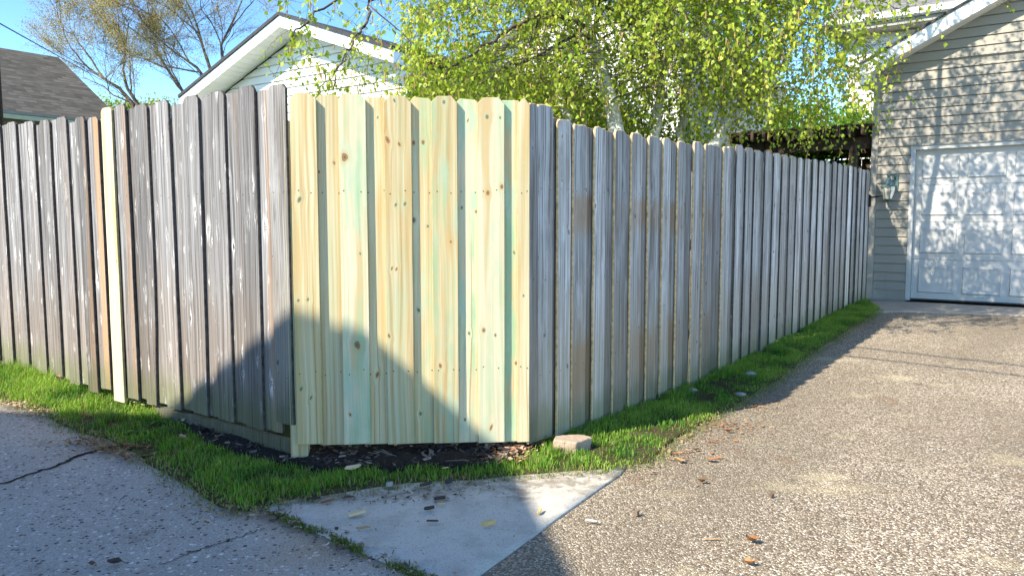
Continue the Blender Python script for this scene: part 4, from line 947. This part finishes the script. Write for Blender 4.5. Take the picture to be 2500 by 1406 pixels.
    o = cm_.build('catkins', M['catkin'], t); o['kind'] = 'stuff'; me = o.data
    at_ = me.attributes.new('tint', 'FLOAT_COLOR', 'POINT'); at_.data.foreach_set('color', np.tile(np.array([.46, .30, .10, 1], np.float32), len(me.vertices)))
birch()

def bare_tree(name, pix, Z, seed, label, spread=1.0, depth=5, r0=.15, budn=9, grow=(0, 0, .25)):
    """a tree just coming into bud: forking limbs, fine twigs, specks of yellow brown bud"""
    r = random.Random(seed); g = np.random.default_rng(seed)
    t = empty(name, (0, 0, 0), label=label, cat='tree'); tr = MB(); br = MB(); tips = []
    def go(p, d, ln, rad, lev):
        n = 5; Q = [p]
        for i in range(n):
            d = (d + Vector((r.gauss(0, .11), r.gauss(0, .11), r.gauss(0, .09))) + Vector(grow)*.06).normalized(); Q.append(Q[-1] + d*ln/n)
        (tr if lev == 0 else br).tube(Q, [max(.0028, rad*(1 - .38*i/n)) for i in range(n+1)], 7 if lev < 2 else 4 if lev < 4 else 3, cap=False)
        if lev >= depth-1: tips.extend(Q[1:])
        if lev == depth: return
        for k in range(r.choice((2, 3)) + (1 if lev >= 2 else 0)):
            i = n if k == 0 else r.randrange(2, n+1)
            dd = (d + Vector((r.gauss(0, .48*spread), r.gauss(0, .48*spread), r.gauss(.05, .33)))).normalized()
            go(Q[i], dd, ln*r.uniform(.66, .90), rad*.62*(1 if k == 0 else .8), lev+1)
    for pts, rr in pix:
        P = [at(x, y, Z) for x, y in pts]; Q = []
        for a, b in zip(P[:-1], P[1:]):
            for k in range(3): Q.append(a.lerp(b, k/3))
        Q.append(P[-1]); tr.tube(Q, [rr*(1 - .68*i/len(Q)) for i in range(len(Q))], 7)
        d = (P[-1] - P[-2]).normalized()
        for k in range(6):
            i = len(Q)-1 if k == 0 else r.randrange(len(Q)//3, len(Q))
            dd = (d + Vector((r.gauss(0, .45), r.gauss(0, .5), r.gauss(.1, .2)))*(0.5 if k == 0 else 1.3)).normalized()
            if k < 3: go(Q[i], dd, 1.2*r.uniform(.8, 1.1), rr*.34, 1)
            else: go(Q[i], dd, .85*r.uniform(.6, 1.2), .014, 3)
    tr.build('trunk', M['twig'], t, True); br.build('branches', M['twig'], t)
    T = np.array([list(p) for p in tips]); n = len(T)*budn
    P = np.repeat(T, budn, 0) + g.normal(0, .075, (n, 3)); d = unit(g.normal(size=(n, 3)))
    L = g.uniform(.018, .040, n); V, F = leaf_faces(P, d, L, L*.7, g); k = g.uniform(0, 1, (n, 1))
    np_mesh('buds', V, F, M['bud'], t, np.repeat(np.array([.36, .27, .12])*(1-k) + np.array([.56, .48, .20])*k, 4, 0))
bare_tree('budding_tree', [([(340, 420), (325, 255), (290, 215), (240, 185)], .075), ([(350, 420), (338, 258), (310, 215), (300, 170)], .07), ([(470, 400), (470, 255), (440, 215), (395, 150)], .07),
                           ([(520, 380), (505, 200), (480, 165), (430, 130)], .065), ([(530, 380), (520, 190), (500, 130), (480, 60)], .065), ([(560, 380), (545, 160), (540, 110), (575, 40)], .06)], 21.0, 4,
          'leafless tree with brown forked limbs just coming into bud beyond the cream gable', 1.1, 5, budn=8)

def leafy(name, c, rad, n, seed, label, cat, c0, c1, size=(.05, .09), stem=True, mat='leaf'):
    g = np.random.default_rng(seed); r = random.Random(seed)
    t = empty(name, (c[0], c[1], 0), label=label, cat=cat); m = MB(); cl = []
    for k in range(26):
        v = unit(g.normal(size=3)); p = np.array([v[0]*rad[0], v[1]*rad[1], c[2] + v[2]*rad[2]])*np.array([.75, .75, 1]) ; cl.append(p)
        m.tube([(0, 0, -.1), (p[0]*.3, p[1]*.3, p[2]*.5), tuple(p)], [.05, .03, .008], 5)
    m.build('trunk' if cat == 'tree' else 'stems', M['bark'], t)
    cl = np.array(cl); pick = g.integers(0, len(cl), n)
    P = cl[pick] + g.normal(0, 1, (n, 3))*np.array(rad)*.24; d = unit(g.normal(size=(n, 3)) + np.array([0, 0, -.3]))
    L = g.uniform(*size, n); V, F = leaf_faces(P, d, L, L*.75, g); k = np.clip(g.normal(.5, .2, len(cl))[pick][:, None] + g.normal(0, .2, (n, 1)), 0, 1)
    np_mesh('crown', V, F, M[mat], t, np.repeat(np.array(c0)*(1-k) + np.array(c1)*k, 4, 0))
q = at(2000, 320, 13.2); leafy('shrub', (q.x, q.y, q.z), (1.1, .7, .45), 5200, 21, 'bright green shrub behind the pergola left of the beige garage', 'shrub', (.08, .22, .015), (.26, .46, .04))
q = at(1240, 225, 9.6); leafy('shrub', (q.x, q.y, q.z-.25), (1.3, .6, .55), 5000, 22, 'dense green shrub behind the new panel below the birch', 'shrub', (.12, .22, .02), (.40, .48, .06), (.035, .065))
q = at(1500, 330, 10.2); leafy('shrub', (q.x, q.y, q.z-.3), (1.2, .5, .5), 3600, 26, 'shaded green shrub behind the birch trunks', 'shrub', (.06, .14, .02), (.22, .34, .05), (.04, .07))
q = at(262, 258, 26.0); leafy('leafy_tree', (q.x, q.y, q.z-.5), (1.1, 1.0, .6), 3600, 23, 'small green tree top showing beside the grey hip roof', 'tree', (.13, .22, .02), (.36, .46, .06), (.06, .11))
q = at(370, 256, 27.0); leafy('leafy_tree', (q.x, q.y, q.z-.45), (1.5, 1.0, .55), 4200, 24, 'yellow green tree top low over the weathered fence by the budding tree', 'tree', (.20, .24, .03), (.44, .46, .09), (.06, .11))
q = at(1640, 120, 17.5); leafy('leafy_tree', (q.x, q.y, q.z+.3), (2.6, 1.2, 1.9), 8000, 25, 'green tree standing behind the birch and the driveway fence', 'tree', (.10, .20, .02), (.34, .46, .05), (.08, .14))

# ------------------------------------------------------------------ grass
def in_poly(P, poly):
    poly = np.array(poly); x, y = P[:, 0], P[:, 1]; ins = np.zeros(len(P), bool); j = len(poly)-1
    for i in range(len(poly)):
        xi, yi = poly[i]; xj, yj = poly[j]
        with np.errstate(divide='ignore', invalid='ignore'):
            ins ^= ((yi > y) != (yj > y)) & (x < (xj-xi)*(y-yi)/(yj-yi+1e-12) + xi)
        j = i
    return ins
def blades(name, P, H, Wd, C, g, mat, lean=.5, parent=None):
    n = len(P); a = g.uniform(0, 2*np.pi, n); dirv = np.stack([np.cos(a), np.sin(a), np.zeros(n)], -1); side = np.stack([-np.sin(a), np.cos(a), np.zeros(n)], -1)
    l = np.abs(g.normal(lean, .3, n))[:, None]; H = H[:, None]; Wd = Wd[:, None]; up = np.array([0, 0, 1.])
    m1 = P + up*H*.5 + dirv*l*H*.22; tip = P + up*H*np.maximum(.25, 1-.3*l) + dirv*l*H*.85
    V = np.stack([P - side*Wd*.5, P + side*Wd*.5, m1 + side*Wd*.42, m1 - side*Wd*.42, tip], 1).reshape(-1, 3); k = np.arange(n)*5
    F = np.concatenate([np.stack([k, k+1, k+2], -1), np.stack([k, k+2, k+3], -1), np.stack([k+3, k+2, k+4], -1)])
    return np_mesh(name, V, F, mat, parent, np.repeat(C, 5, 0))
def scatter(poly, dens, g):
    p = np.array(poly); lo, hi = p.min(0), p.max(0); n = int((hi-lo).prod()*dens)
    P = g.uniform(lo, hi, (n, 2)); return P[in_poly(P, poly)]
def vnoise(P, sc, seed=0):
    from mathutils import noise as mn
    return np.array([mn.noise(Vector((p[0]*sc, p[1]*sc, seed))) for p in P])
g = np.random.default_rng(3)
OUTX = [p + np.array([0, -.03]) for p in OUT]
P2 = scatter([tuple(p) for p in OUTX] + inner, 15500, g)
in_soil = in_poly(P2, SOIL); P2 = P2[~in_soil | (g.uniform(size=len(P2)) < .02)]
dist = np.full(len(P2), 9.0)
for a, b in zip(OUTX[:-1], OUTX[1:]):
    d = b-a; t_ = np.clip(((P2-a) @ d)/(d @ d), 0, 1); dist = np.minimum(dist, np.linalg.norm(P2 - a - t_[:, None]*d, axis=1))
n1 = vnoise(P2, 3.1, .7); n2 = vnoise(P2, 9.0, 4.2)
keep = (n1 + n2*.6 + g.uniform(-.35, .35, len(P2)) > -.27) & (g.uniform(size=len(P2)) < np.clip(dist/.13, .12, 1))
for c, rr in DRY: keep &= (np.linalg.norm(P2 - c, axis=1) > rr*g.uniform(.3, 1.1, len(P2)))
P2, n1, n2, dist = P2[keep], n1[keep], n2[keep], dist[keep]
sL = (P2 - PL) @ dL; dF = (P2 - PL) @ nL; sR = (P2 - PR) @ dR; dRr = (P2 - PR) @ dW
H = g.uniform(.012, .052, len(P2))*(1 + .5*n2)*np.clip(.55 + dist*3, .55, 1.05)
tall = (sL > 1.7)*np.clip(1 - dF/.45, 0, 1)*np.clip((sL-1.7)*.8, 0, 1); H *= 1 + 1.9*tall
H *= 1 + .45*((sR > 0) & (dRr < .16))
H *= np.where((sR > 0), .72, 1)
Z3 = gz(P2[:, 0], P2[:, 1]) + .018; P3 = np.stack([P2[:, 0], P2[:, 1], Z3], -1)
k = np.clip(.5 + n1*.7 + g.normal(0, .22, len(P2)), 0, 1)[:, None]
C = np.array([.04, .18, .012])*(1-k) + np.array([.35, .52, .07])*k
dry = (g.uniform(size=len(P2)) < .09 + .30*(dist < .07))[:, None]; C = np.where(dry, np.array([.40, .33, .15])*g.uniform(.7, 1.1, (len(P2), 1)), C)
tag(blades('grass', P3, H, g.uniform(.0028, .0055, len(P2)), C, g, M['grass'], .55), 'green grass verge growing between the fences and the paving', 'grass', kind='stuff')
# stragglers over the paving edge
Q2 = np.concatenate([np.array([a + (b-a)*g.uniform() + g.normal(0, .035, 2) for _ in range(int(np.linalg.norm(b-a)*420))]) for a, b in zip(OUT[:-1], OUT[1:])])
k = g.uniform(0, 1, (len(Q2), 1)); C2 = np.array([.05, .16, .015])*(1-k) + np.array([.42, .36, .15])*k
Z2 = gz(Q2[:, 0], Q2[:, 1]) + .006
tag(blades('edge_grass', np.stack([Q2[:, 0], Q2[:, 1], Z2], -1), g.uniform(.012, .045, len(Q2)), g.uniform(.002, .0045, len(Q2)), C2, g, M['grass'], 1.1), 'sparse dry grass straggling from the verge onto the paving', 'grass', kind='stuff')
# weeds with broader leaves in the verge
def rosette(px, py, R, n, label, seed):
    gg = np.random.default_rng(seed); p = ground(px, py); mb = MB()
    for i in range(n):
        a = i*2.4 + gg.normal(0, .2); L = R*gg.uniform(.6, 1.1); up = gg.uniform(.25, .9); d = Vector((math.cos(a), math.sin(a), 0)); s_ = Vector((-d.y, d.x, 0)); k0 = len(mb.v)
        for j, (t, wd) in enumerate(((.05, .04), (.3, .13), (.6, .20), (.85, .13), (1.0, .01))):
            c_ = d*L*t + Vector((0, 0, L*(up*t - .75*t*t) + .01)); mb.v += [tuple(c_ - s_*wd*L + Vector((0, 0, .12*wd*L))), tuple(c_), tuple(c_ + s_*wd*L + Vector((0, 0, .12*wd*L)))]
        for j in range(4):
            for q_ in (0, 1): u = k0 + j*3 + q_; mb.face((u, u+1, u+4, u+3))
    o = mb.build('weed_plant', M['grass']); me = o.data; at_ = me.attributes.new('tint', 'FLOAT_COLOR', 'POINT')
    at_.data.foreach_set('color', np.tile(np.array([*(np.array([.06, .20, .02])*gg.uniform(.8, 1.4)), 1], np.float32), len(me.vertices)))
    o.location = (p[0], p[1], float(gz(*p)) + .02); tag(o, label, 'weed', 'broad leaved weeds in the verge')
rosette(338, 1066, .09, 9, 'broad leaved weed in shaded grass below the split picket', 1)
rosette(392, 1042, .07, 8, 'small leafy weed by the left end of the mulch bed', 2)
rosette(1490, 1046, .08, 9, 'leafy weed under the driveway fence just past the paver', 3)
rosette(1905, 868, .10, 10, 'leafy weed clump halfway along the driveway fence', 4)
rosette(1760, 975, .09, 9, 'broad leaved weed between the grey stones by the driveway fence', 5)
rosette(2010, 815, .11, 10, 'leafy weed near the garage end of the driveway fence', 6)
# mossy joint between slab and alley
P2 = []
for i in range(2600):
    s = g.uniform(.05, 1.75); q = A0 + aD*s + aN*g.normal(0, .016); P2.append(q)
P2 = np.array(P2); nn = vnoise(P2, 7.0, 9.0); P2 = P2[nn > -.12]
P3 = np.stack([P2[:, 0], P2[:, 1], gz(P2[:, 0], P2[:, 1]) + .008], -1); k = g.uniform(0, 1, (len(P2), 1))
tag(blades('moss_joint', P3, g.uniform(.008, .024, len(P2)), g.uniform(.003, .006, len(P2)), np.array([.07, .12, .015])*(1-k) + np.array([.22, .26, .05])*k, g, M['grass'], .8), 'mossy weeds in the joint between the slab and the alley', 'weeds', kind='stuff')
# ------------------------------------------------------------------ small things
def tinted(o, c):
    me = o.data; a = me.attributes.new('tint', 'FLOAT_COLOR', 'POINT'); a.data.foreach_set('color', np.tile(np.array([*c, 1], np.float32), len(me.vertices))); return o
def on_ground(px, py, dz=.02): p = ground(px, py); return (p[0], p[1], float(gz(*p)) + dz)
def chip(px, py, L, W, T, rot, c, label, name='wood_chip', cat='wood chip', dz=.02, seed=0, tilt=.1, taper=.6):
    L *= .85; W *= .85; r = random.Random(seed + int(px)); m = MB(); P = []; n = 8
    for i in range(n):
        a = -2*math.pi*i/n; k_ = r.uniform(.6, 1.15); x_ = math.cos(a); tp = 1 - (1-taper)*(x_*.5 + .5)
        P.append((L*.5*x_*k_, W*.5*tp*math.copysign(abs(math.sin(a))**.85, math.sin(a))*k_))
    P = P[::-1]
    m.prism([(x, y, T*.3*math.sin(x*40)) for x, y in P][::-1], (0, 0, T))
    o = tinted(m.build(name, M['litter']), c); o.location = on_ground(px, py, dz); o.rotation_euler = (r.uniform(-tilt, tilt), r.uniform(-tilt, tilt), rot)
    return tag(o, label, cat, 'wood chips and leaves scattered on the ground')
def dead_leaf(px, py, L, rot, c, label, dz=.02, curl=.8, seed=0):
    L *= .62; r = random.Random(seed + int(px)); curl *= r.uniform(.5, 1.6); m = MB(); n = 6; V = []
    for i in range(n+1):
        t = i/n; wd = L*.36*math.sin(math.pi*min(1, t*.92 + .06))**.8*r.uniform(.8, 1.15); zc = curl*L*(t-.5)**2
        V.append([(L*(t-.5), -wd, zc + curl*wd*.9), (L*(t-.5), 0, zc), (L*(t-.5), wd, zc + curl*wd*r.uniform(.3, 1.1))])
    b = MB(); b.v = [p for row in V for p in row] + [(p[0], p[1], p[2]+.0012) for row in V for p in row]; K = 3*(n+1)
    for i in range(n):
        for j in (0, 1):
            a = i*3 + j; b.face((a, a+1, a+4, a+3)); b.face((K+a+3, K+a+4, K+a+1, K+a))
    b.tube([(L*.5, 0, curl*L*.25), (L*.72, r.uniform(-.1, .1)*L, .0)], .0012, 4)
    o = tinted(b.build('fallen_leaf', M['litter']), c); o.location = on_ground(px, py, dz); o.rotation_euler = (r.uniform(-.25, .25), r.uniform(-.25, .25), rot)
    return tag(o, label, 'leaf', 'wood chips and leaves scattered on the ground')
PALE = (.70, .55, .32); YEL = (.66, .47, .20); BRN = (.24, .12, .055); DRK = (.075, .06, .052); TAN = (.46, .31, .17); RUST = (.30, .145, .07); WHT = (.72, .70, .65)
chip(865, 1166, .105, .050, .008, .55, PALE, 'broad pale wood chip lying in the grass below the new panel', dz=.055, tilt=.25)
chip(871, 1265, .120, .036, .010, .45, PALE, 'long pale wood chip lying on the shaded concrete slab')
chip(890, 1299, .100, .018, .006, -.2, TAN, 'curved brown wood sliver on the slab below the long pale chip')
chip(1192, 1292, .070, .034, .018, .05, YEL, 'yellow wedge of cut wood on the slab near the driveway joint', taper=.35)
chip(1077, 1241, .045, .020, .006, -.5, YEL, 'small yellow wood chip beside black bark bits on the slab')
chip(1318, 1259, .060, .020, .007, 1.2, YEL, 'golden wood chip on the sunlit corner of the slab')
chip(1050, 1252, .060, .034, .010, .2, DRK, 'flat black bark piece in the middle of the slab', 'bark_piece', 'bark')
chip(1075, 1228, .075, .030, .012, -.3, DRK, 'ragged black bark lump above the small yellow chip', 'bark_piece', 'bark')
chip(1056, 1283, .075, .009, .006, .05, DRK, 'thin black stick lying across the slab', 'stick', 'stick', taper=.9)
chip(1042, 1193, .095, .026, .012, .5, DRK, 'long dark bark strip at the grass edge of the slab', 'bark_piece', 'bark')
chip(1098, 1188, .045, .030, .02, .1, (.06, .06, .07), 'dark stone at the upper edge of the slab', 'stone', 'stone', taper=.8)
chip(803, 1234, .075, .026, .008, .3, BRN, 'brown curled bark chip at the left end of the slab', 'bark_piece', 'bark')
chip(764, 1229, .075, .030, .010, -.1, (.06, .05, .045), 'dark bark flake where grass meets the slab left end', 'bark_piece', 'bark')
chip(853, 1223, .055, .016, .006, .2, (.10, .07, .05), 'dark splinter in the grass edge above the slab', 'stick', 'stick')
chip(952, 1196, .045, .034, .02, 0, (.42, .40, .40), 'pale grey pebble at the upper edge of the slab', 'stone', 'stone', taper=.8)
chip(692, 1137, .065, .020, .006, .9, TAN, 'tan splinter in the shaded grass left of the new panel', dz=.05, tilt=.3)
chip(967, 1117, .050, .028, .008, 1.3, (.55, .46, .36), 'pale chip standing in the dark mulch under the panel middle', dz=.07, tilt=.5)
chip(1032, 1094, .085, .022, .008, .9, BRN, 'brown bark strip in the mulch under the panel', 'bark_piece', 'bark', dz=.08, tilt=.4)
chip(1092, 1095, .050, .028, .010, .2, (.42, .45, .55), 'pale blue grey chip at the foot of the new panel', dz=.07)
chip(1088, 1166, .040, .014, .005, 0, YEL, 'yellow splinter in the sunlit grass above the slab', dz=.05)
chip(1250, 1090, .085, .05, .025, .1, YEL, 'yellow block of cut wood at the foot of the panel corner post', dz=.07, taper=.8)
chip(1198, 1090, .075, .048, .02, -.4, (.55, .40, .30), 'broken tan wood chunk in brown mulch near the panel right end', dz=.08, tilt=.4)
chip(1442, 1281, .070, .020, .004, -.45, WHT, 'white sliver lying alone on the driveway beside the slab', taper=.5)
chip(1555, 1261, .035, .028, .018, 0, (.22, .15, .10), 'round brown pebble in the middle of the driveway', 'stone', 'stone', taper=.9, dz=.008)
chip(1735, 1320, .100, .007, .004, -.1, TAN, 'thin straw coloured stick on the lower driveway', 'stick', 'stick', taper=.9, dz=.008)
chip(1885, 1215, .030, .022, .012, .4, (.16, .10, .07), 'small brown pebble on the driveway right of the leaves', 'stone', 'stone', taper=.9, dz=.008)
chip(62, 1017, .055, .018, .005, -.1, (.52, .50, .45), 'pale chip on the alley edge at far left', dz=.02)
dead_leaf(445, 1098, .075, -.3, (.62, .40, .26), 'tan fallen leaf on the shaded grass below the left fence', dz=.07)
dead_leaf(897, 1155, .055, .2, (.40, .32, .28), 'grey brown leaf beside the broad pale chip in the grass', dz=.06)
dead_leaf(143, 953, .075, .1, (.36, .22, .13), 'brown leaf in tall grass at the foot of the left fence', dz=.09)
dead_leaf(1737, 1128, .085, -.6, RUST, 'large rust coloured leaf on the driveway near the grass point', dz=.012)
dead_leaf(1659, 1131, .085, .1, (.46, .29, .13), 'golden brown leaf at the grass edge of the driveway', dz=.012)
dead_leaf(1714, 1182, .075, .3, (.24, .12, .05), 'dark brown leaf on the driveway below the rust leaf', dz=.012)
dead_leaf(1830, 1382, .070, -.3, (.48, .24, .10), 'orange brown leaf near the bottom of the driveway', dz=.012)
dead_leaf(1835, 1327, .090, .15, (.30, .15, .07), 'narrow brown leaf on the lower driveway above the orange leaf', dz=.012)
dead_leaf(1778, 1058, .070, .0, (.30, .13, .06), 'red brown leaf among crumbs at the grass edge right of the paver', dz=.012)
dead_leaf(1700, 1103, .060, .5, (.26, .12, .05), 'small brown leaf between the paver and the rust leaf', dz=.012)
dead_leaf(562, 1247, .070, .1, (.50, .34, .20), 'tan leaf on the alley where the grass ends', dz=.012)
dead_leaf(280, 1381, .085, .2, (.10, .07, .06), 'dark curled leaf on the alley near the bottom edge', dz=.012)
dead_leaf(225, 1386, .060, -.4, (.20, .12, .08), 'brown leaf beside the dark leaf on the alley', dz=.012)
dead_leaf(690, 962, .001, 0, BRN, 'x') if False else None
for (px, py, s, lab) in [(1832, 921, .10, 'dark stone sunk in the grass beside the driveway fence'), (1690, 962, .085, 'grey stone in the shaded grass under the driveway fence'), (1808, 972, .085, 'flat grey stone at the outer grass edge by the driveway')]:
    bm = bmesh.new(); bmesh.ops.create_icosphere(bm, subdivisions=2, radius=.5); r = random.Random(px)
    for v in bm.verts: v.co *= 1 + r.uniform(-.12, .12); v.co.x *= s*1.0; v.co.y *= s*.7; v.co.z *= s*.4
    me = bpy.data.meshes.new('stone'); bm.to_mesh(me); bm.free(); me.materials.append(M['stone']); s *= .7; o = bpy.data.objects.new('stone', me); COL.objects.link(o)
    o.location = on_ground(px, py, .03); tag(o, lab, 'stone')

# crumbs of mulch, bark and straw too many to count
g = np.random.default_rng(17); pts = []; col = []; siz = []
def crumbs(center, n, sx, sy, cols, smin, smax, dz=.02):
    c = np.array(center)
    for i in range(n):
        p = c + np.array([g.normal(0, sx), g.normal(0, sy)]); pts.append((p[0], p[1], float(gz(*p)) + dz + g.uniform(0, .006))); col.append(np.array(cols[g.integers(len(cols))])*g.uniform(.7, 1.2)); siz.append(g.uniform(smin, smax))
mul = [DRK, (.06, .045, .04), (.10, .075, .06), (.22, .17, .13), (.36, .28, .22), (.05, .04, .045)]
sp = scatter(SOIL, 1500, g)
for p in sp: pts.append((p[0], p[1], float(gz(*p)) + .035 + g.uniform(0, .025))); col.append(np.array(mul[g.integers(len(mul))])*g.uniform(.7, 1.2)); siz.append(g.uniform(.010, .05))
for q in [(1215, 1105), (1250, 1120), (1275, 1105), (1230, 1135)]: crumbs(ground(*q), 90, .06, .035, [(.34, .19, .11), (.48, .30, .19), (.22, .11, .06), (.6, .45, .3)], .012, .045, .045)
for q in [(310, 970), (350, 985), (385, 1005)]: crumbs(ground(*q), 60, .07, .03, [(.70, .62, .38), (.60, .48, .28)], .012, .04, .06)
for q in [(1740, 1050), (1700, 1075), (1790, 1040), (1640, 1110), (1850, 990)]: crumbs(ground(*q), 70, .14, .07, [(.36, .17, .08), (.28, .13, .06), (.46, .30, .16)], .008, .03, .008)
for q in [(1050, 1215), (960, 1225), (820, 1225), (1110, 1200)]: crumbs(ground(*q), 70, .12, .045, [(.10, .08, .06), (.2, .15, .1), (.32, .25, .18)], .006, .022, .016)
crumbs(ground(1000, 1280), 130, .35, .15, [(.08, .07, .06), (.25, .18, .12), (.4, .33, .25)], .004, .012, .015)
for q in [(60, 995), (100, 1015), (20, 990)]: crumbs(ground(*q), 110, .10, .05, [(.5, .36, .22), (.42, .3, .2), (.6, .48, .32)], .01, .03, .02)
for q in [(200, 1085), (260, 1100), (300, 1100), (340, 1120)]: crumbs(ground(*q), 110, .09, .05, [(.22, .13, .06), (.30, .19, .09), (.38, .26, .13)], .008, .035, .02)
for a_, b_ in zip(OUT[2:12], OUT[3:13]): crumbs((a_+b_)/2, 60, .11, .07, [(.30, .22, .12), (.42, .33, .2), (.2, .14, .08)], .006, .028, .016)
for a_, b_ in zip(OUT[19:28], OUT[20:29]): crumbs((a_+b_)/2, 60, .2, .12, [(.20, .13, .08), (.32, .22, .13), (.45, .35, .22)], .006, .026, .010)
for s in np.linspace(.1, 1.6, 10): crumbs(A0 + aD*s, 26, .04, .03, [(.22, .15, .09), (.36, .27, .17), (.12, .09, .07), (.55, .5, .42)], .006, .03, .016)
pts = np.array(pts); col = np.array(col); siz = np.array(siz); n = len(pts)
a = g.uniform(0, 2*np.pi, n); d = np.stack([np.cos(a), np.sin(a), g.normal(0, .25, n)], -1); s_ = np.stack([-np.sin(a), np.cos(a), g.normal(0, .35, n)], -1)
L = siz[:, None]; Wd = (siz*g.uniform(.2, .7, n))[:, None]
V4 = np.stack([pts - d*L*.5 - s_*Wd*.4, pts + d*L*.5 - s_*Wd*.3, pts + d*L*.45 + s_*Wd*.5, pts - d*L*.4 + s_*Wd*.35], 1)
tag(quads(V4, col, 'debris', M['litter']), 'crumbs of mulch, bark and dry straw strewn along the fence foot', 'debris', kind='stuff')
# roots and straws over the mulch
sm = MB(); r = random.Random(4)
for p in scatter(SOIL, 42, g):
    a = r.uniform(0, 6.3); P = [Vector((p[0], p[1], float(gz(*p)) + .045))]; l = r.uniform(.06, .2)
    for k_ in range(5): a += r.gauss(0, .4); P.append(P[-1] + Vector((math.cos(a), math.sin(a), r.gauss(.05, .25)))*l/5)
    sm.tube(P, .0015, 4)
o = tinted(sm.build('straw', M['litter']), (.34, .27, .19)); tag(o, 'dry roots and straws lying over the dark mulch', 'straw', kind='stuff')

# paver block at the fence foot
p = on_ground(1398, 1112, .0)
pb = MB(); pb.prism([(-.108, -.02, 0), (.012, -.075, 0), (.115, .03, 0), (.06, .085, 0), (-.085, .055, 0)], (0, 0, .078))
o = pb.build('paver_block', M['paver']); o.location = (p[0], p[1] + .05, p[2] + .004); o.rotation_euler = (.03, .02, .06)
bv = o.modifiers.new('bevel', 'BEVEL'); bv.width = .007; bv.segments = 2
sb = o.modifiers.new('sub', 'SUBSURF'); sb.subdivision_type = 'SIMPLE'; sb.levels = 3; sb.render_levels = 3
tx = bpy.data.textures.new('chips', 'CLOUDS'); tx.noise_scale = .025; dm = o.modifiers.new('chips', 'DISPLACE'); dm.texture = tx; dm.strength = .010; dm.mid_level = .5
tag(o, 'tan concrete paver block lying in the grass at the fence corner', 'paver')

# utility pole at the far end of the alley fence, and the cables
PB = at(-30, 600, 6.9); pole = empty('utility_pole', (PB.x, PB.y, 0), label='dark wooden utility pole at the left edge behind the alley fence', cat='pole')
pole.location.z = float(gz(PB.x, PB.y)) - .05
m = MB(); m.tube([(0, 0, 0), (0, 0, 1.0), (-.01, 0, 4), (-.02, .01, 9.5)], [.185, .18, .165, .13], 20); m.build('shaft', M['pole'], pole, True)
m = MB(); m.box((-1.1, -.06, 8.6), (1.1, .06, 8.72)); m.build('crossarm', M['pole'], pole)
def cable(name, a, b, sag, rad, label):
    P = [Vector(a).lerp(Vector(b), i/24) - Vector((0, 0, sag*4*(i/24)*(1-i/24))) for i in range(25)]
    m = MB(); m.tube(P, rad, 5, cap=False); o = m.build(name, M['wire']); return tag(o, label, 'cable', 'overhead cables')
cable('overhead_cable', at(-60, 25, 6.5), at(300, 225, 30), .0, .007, 'thin cable sloping across the blue sky to the far left roof')
cable('overhead_cable', at(1150, -25, 16), at(1420, 75, 11.5), .0, .014, 'lower of two black cables crossing behind the birch leaves')
cable('overhead_cable', at(1170, -35, 16), at(1430, 62, 11.5), .0, .014, 'upper of two black cables crossing behind the birch leaves')
def back(px, py, z):
    p = ground(px, py); q = Vector((p[0], p[1], float(gz(*p)))); k_ = (z - q.z)/(-TRAVEL.z); return q - TRAVEL*k_
for (p0, p1, lab) in [((2063, 868), (2500, 918), 'overhead service cable whose shadow crosses the driveway nearer'), ((2102, 849), (2500, 893), 'overhead service cable whose shadow crosses the driveway farther')]:
    a_, b_ = back(*p0, 4.6), back(*p1, 4.6); d_ = (b_-a_)
    cable('overhead_cable', a_ - d_*.25, b_ + d_*1.5, 0.0, .014, lab)

# pergola behind the fence beside the beige garage
q = at(1990, 380, 11.6)
pg_ = empty('pergola', (q.x, q.y, 0), rzW, label='dark timber pergola in shade between the driveway fence and beige garage', cat='pergola')
ztop = 2.55
for x_ in (-.95, .55):
    for y_ in (0, 1.6):
        m = MB(); m.box((x_-.06, y_-.06, -.1), (x_+.06, y_+.06, ztop-.2)); m.build('post', M['beam'], pg_)
for y_ in (0.0, 1.6):
    m = MB(); m.box((-1.3, y_-.022, ztop-.2), (.85, y_+.022, ztop-.03)); m.build('beam', M['beam'], pg_)
for i in range(12):
    m = MB(); x_ = -1.2 + i*.175; m.box((x_-.02, -.35, ztop-.0295), (x_+.02, 2.0, ztop+.11)); m.build('rafter', M['beam'], pg_)
m = MB()
for i in range(10): m.box((-1.3, -.3 + i*.24, ztop+.1105), (.85, -.3 + i*.24 + .15, ztop+.13))
m.build('roof_boards', M['beam'], pg_)
m = MB()
for i in range(16): m.box((-1.3 + i*.135, 1.62, .1), (-1.3 + i*.135 + .125, 1.64, ztop-.22))
m.build('back_screen', M['beam'], pg_)
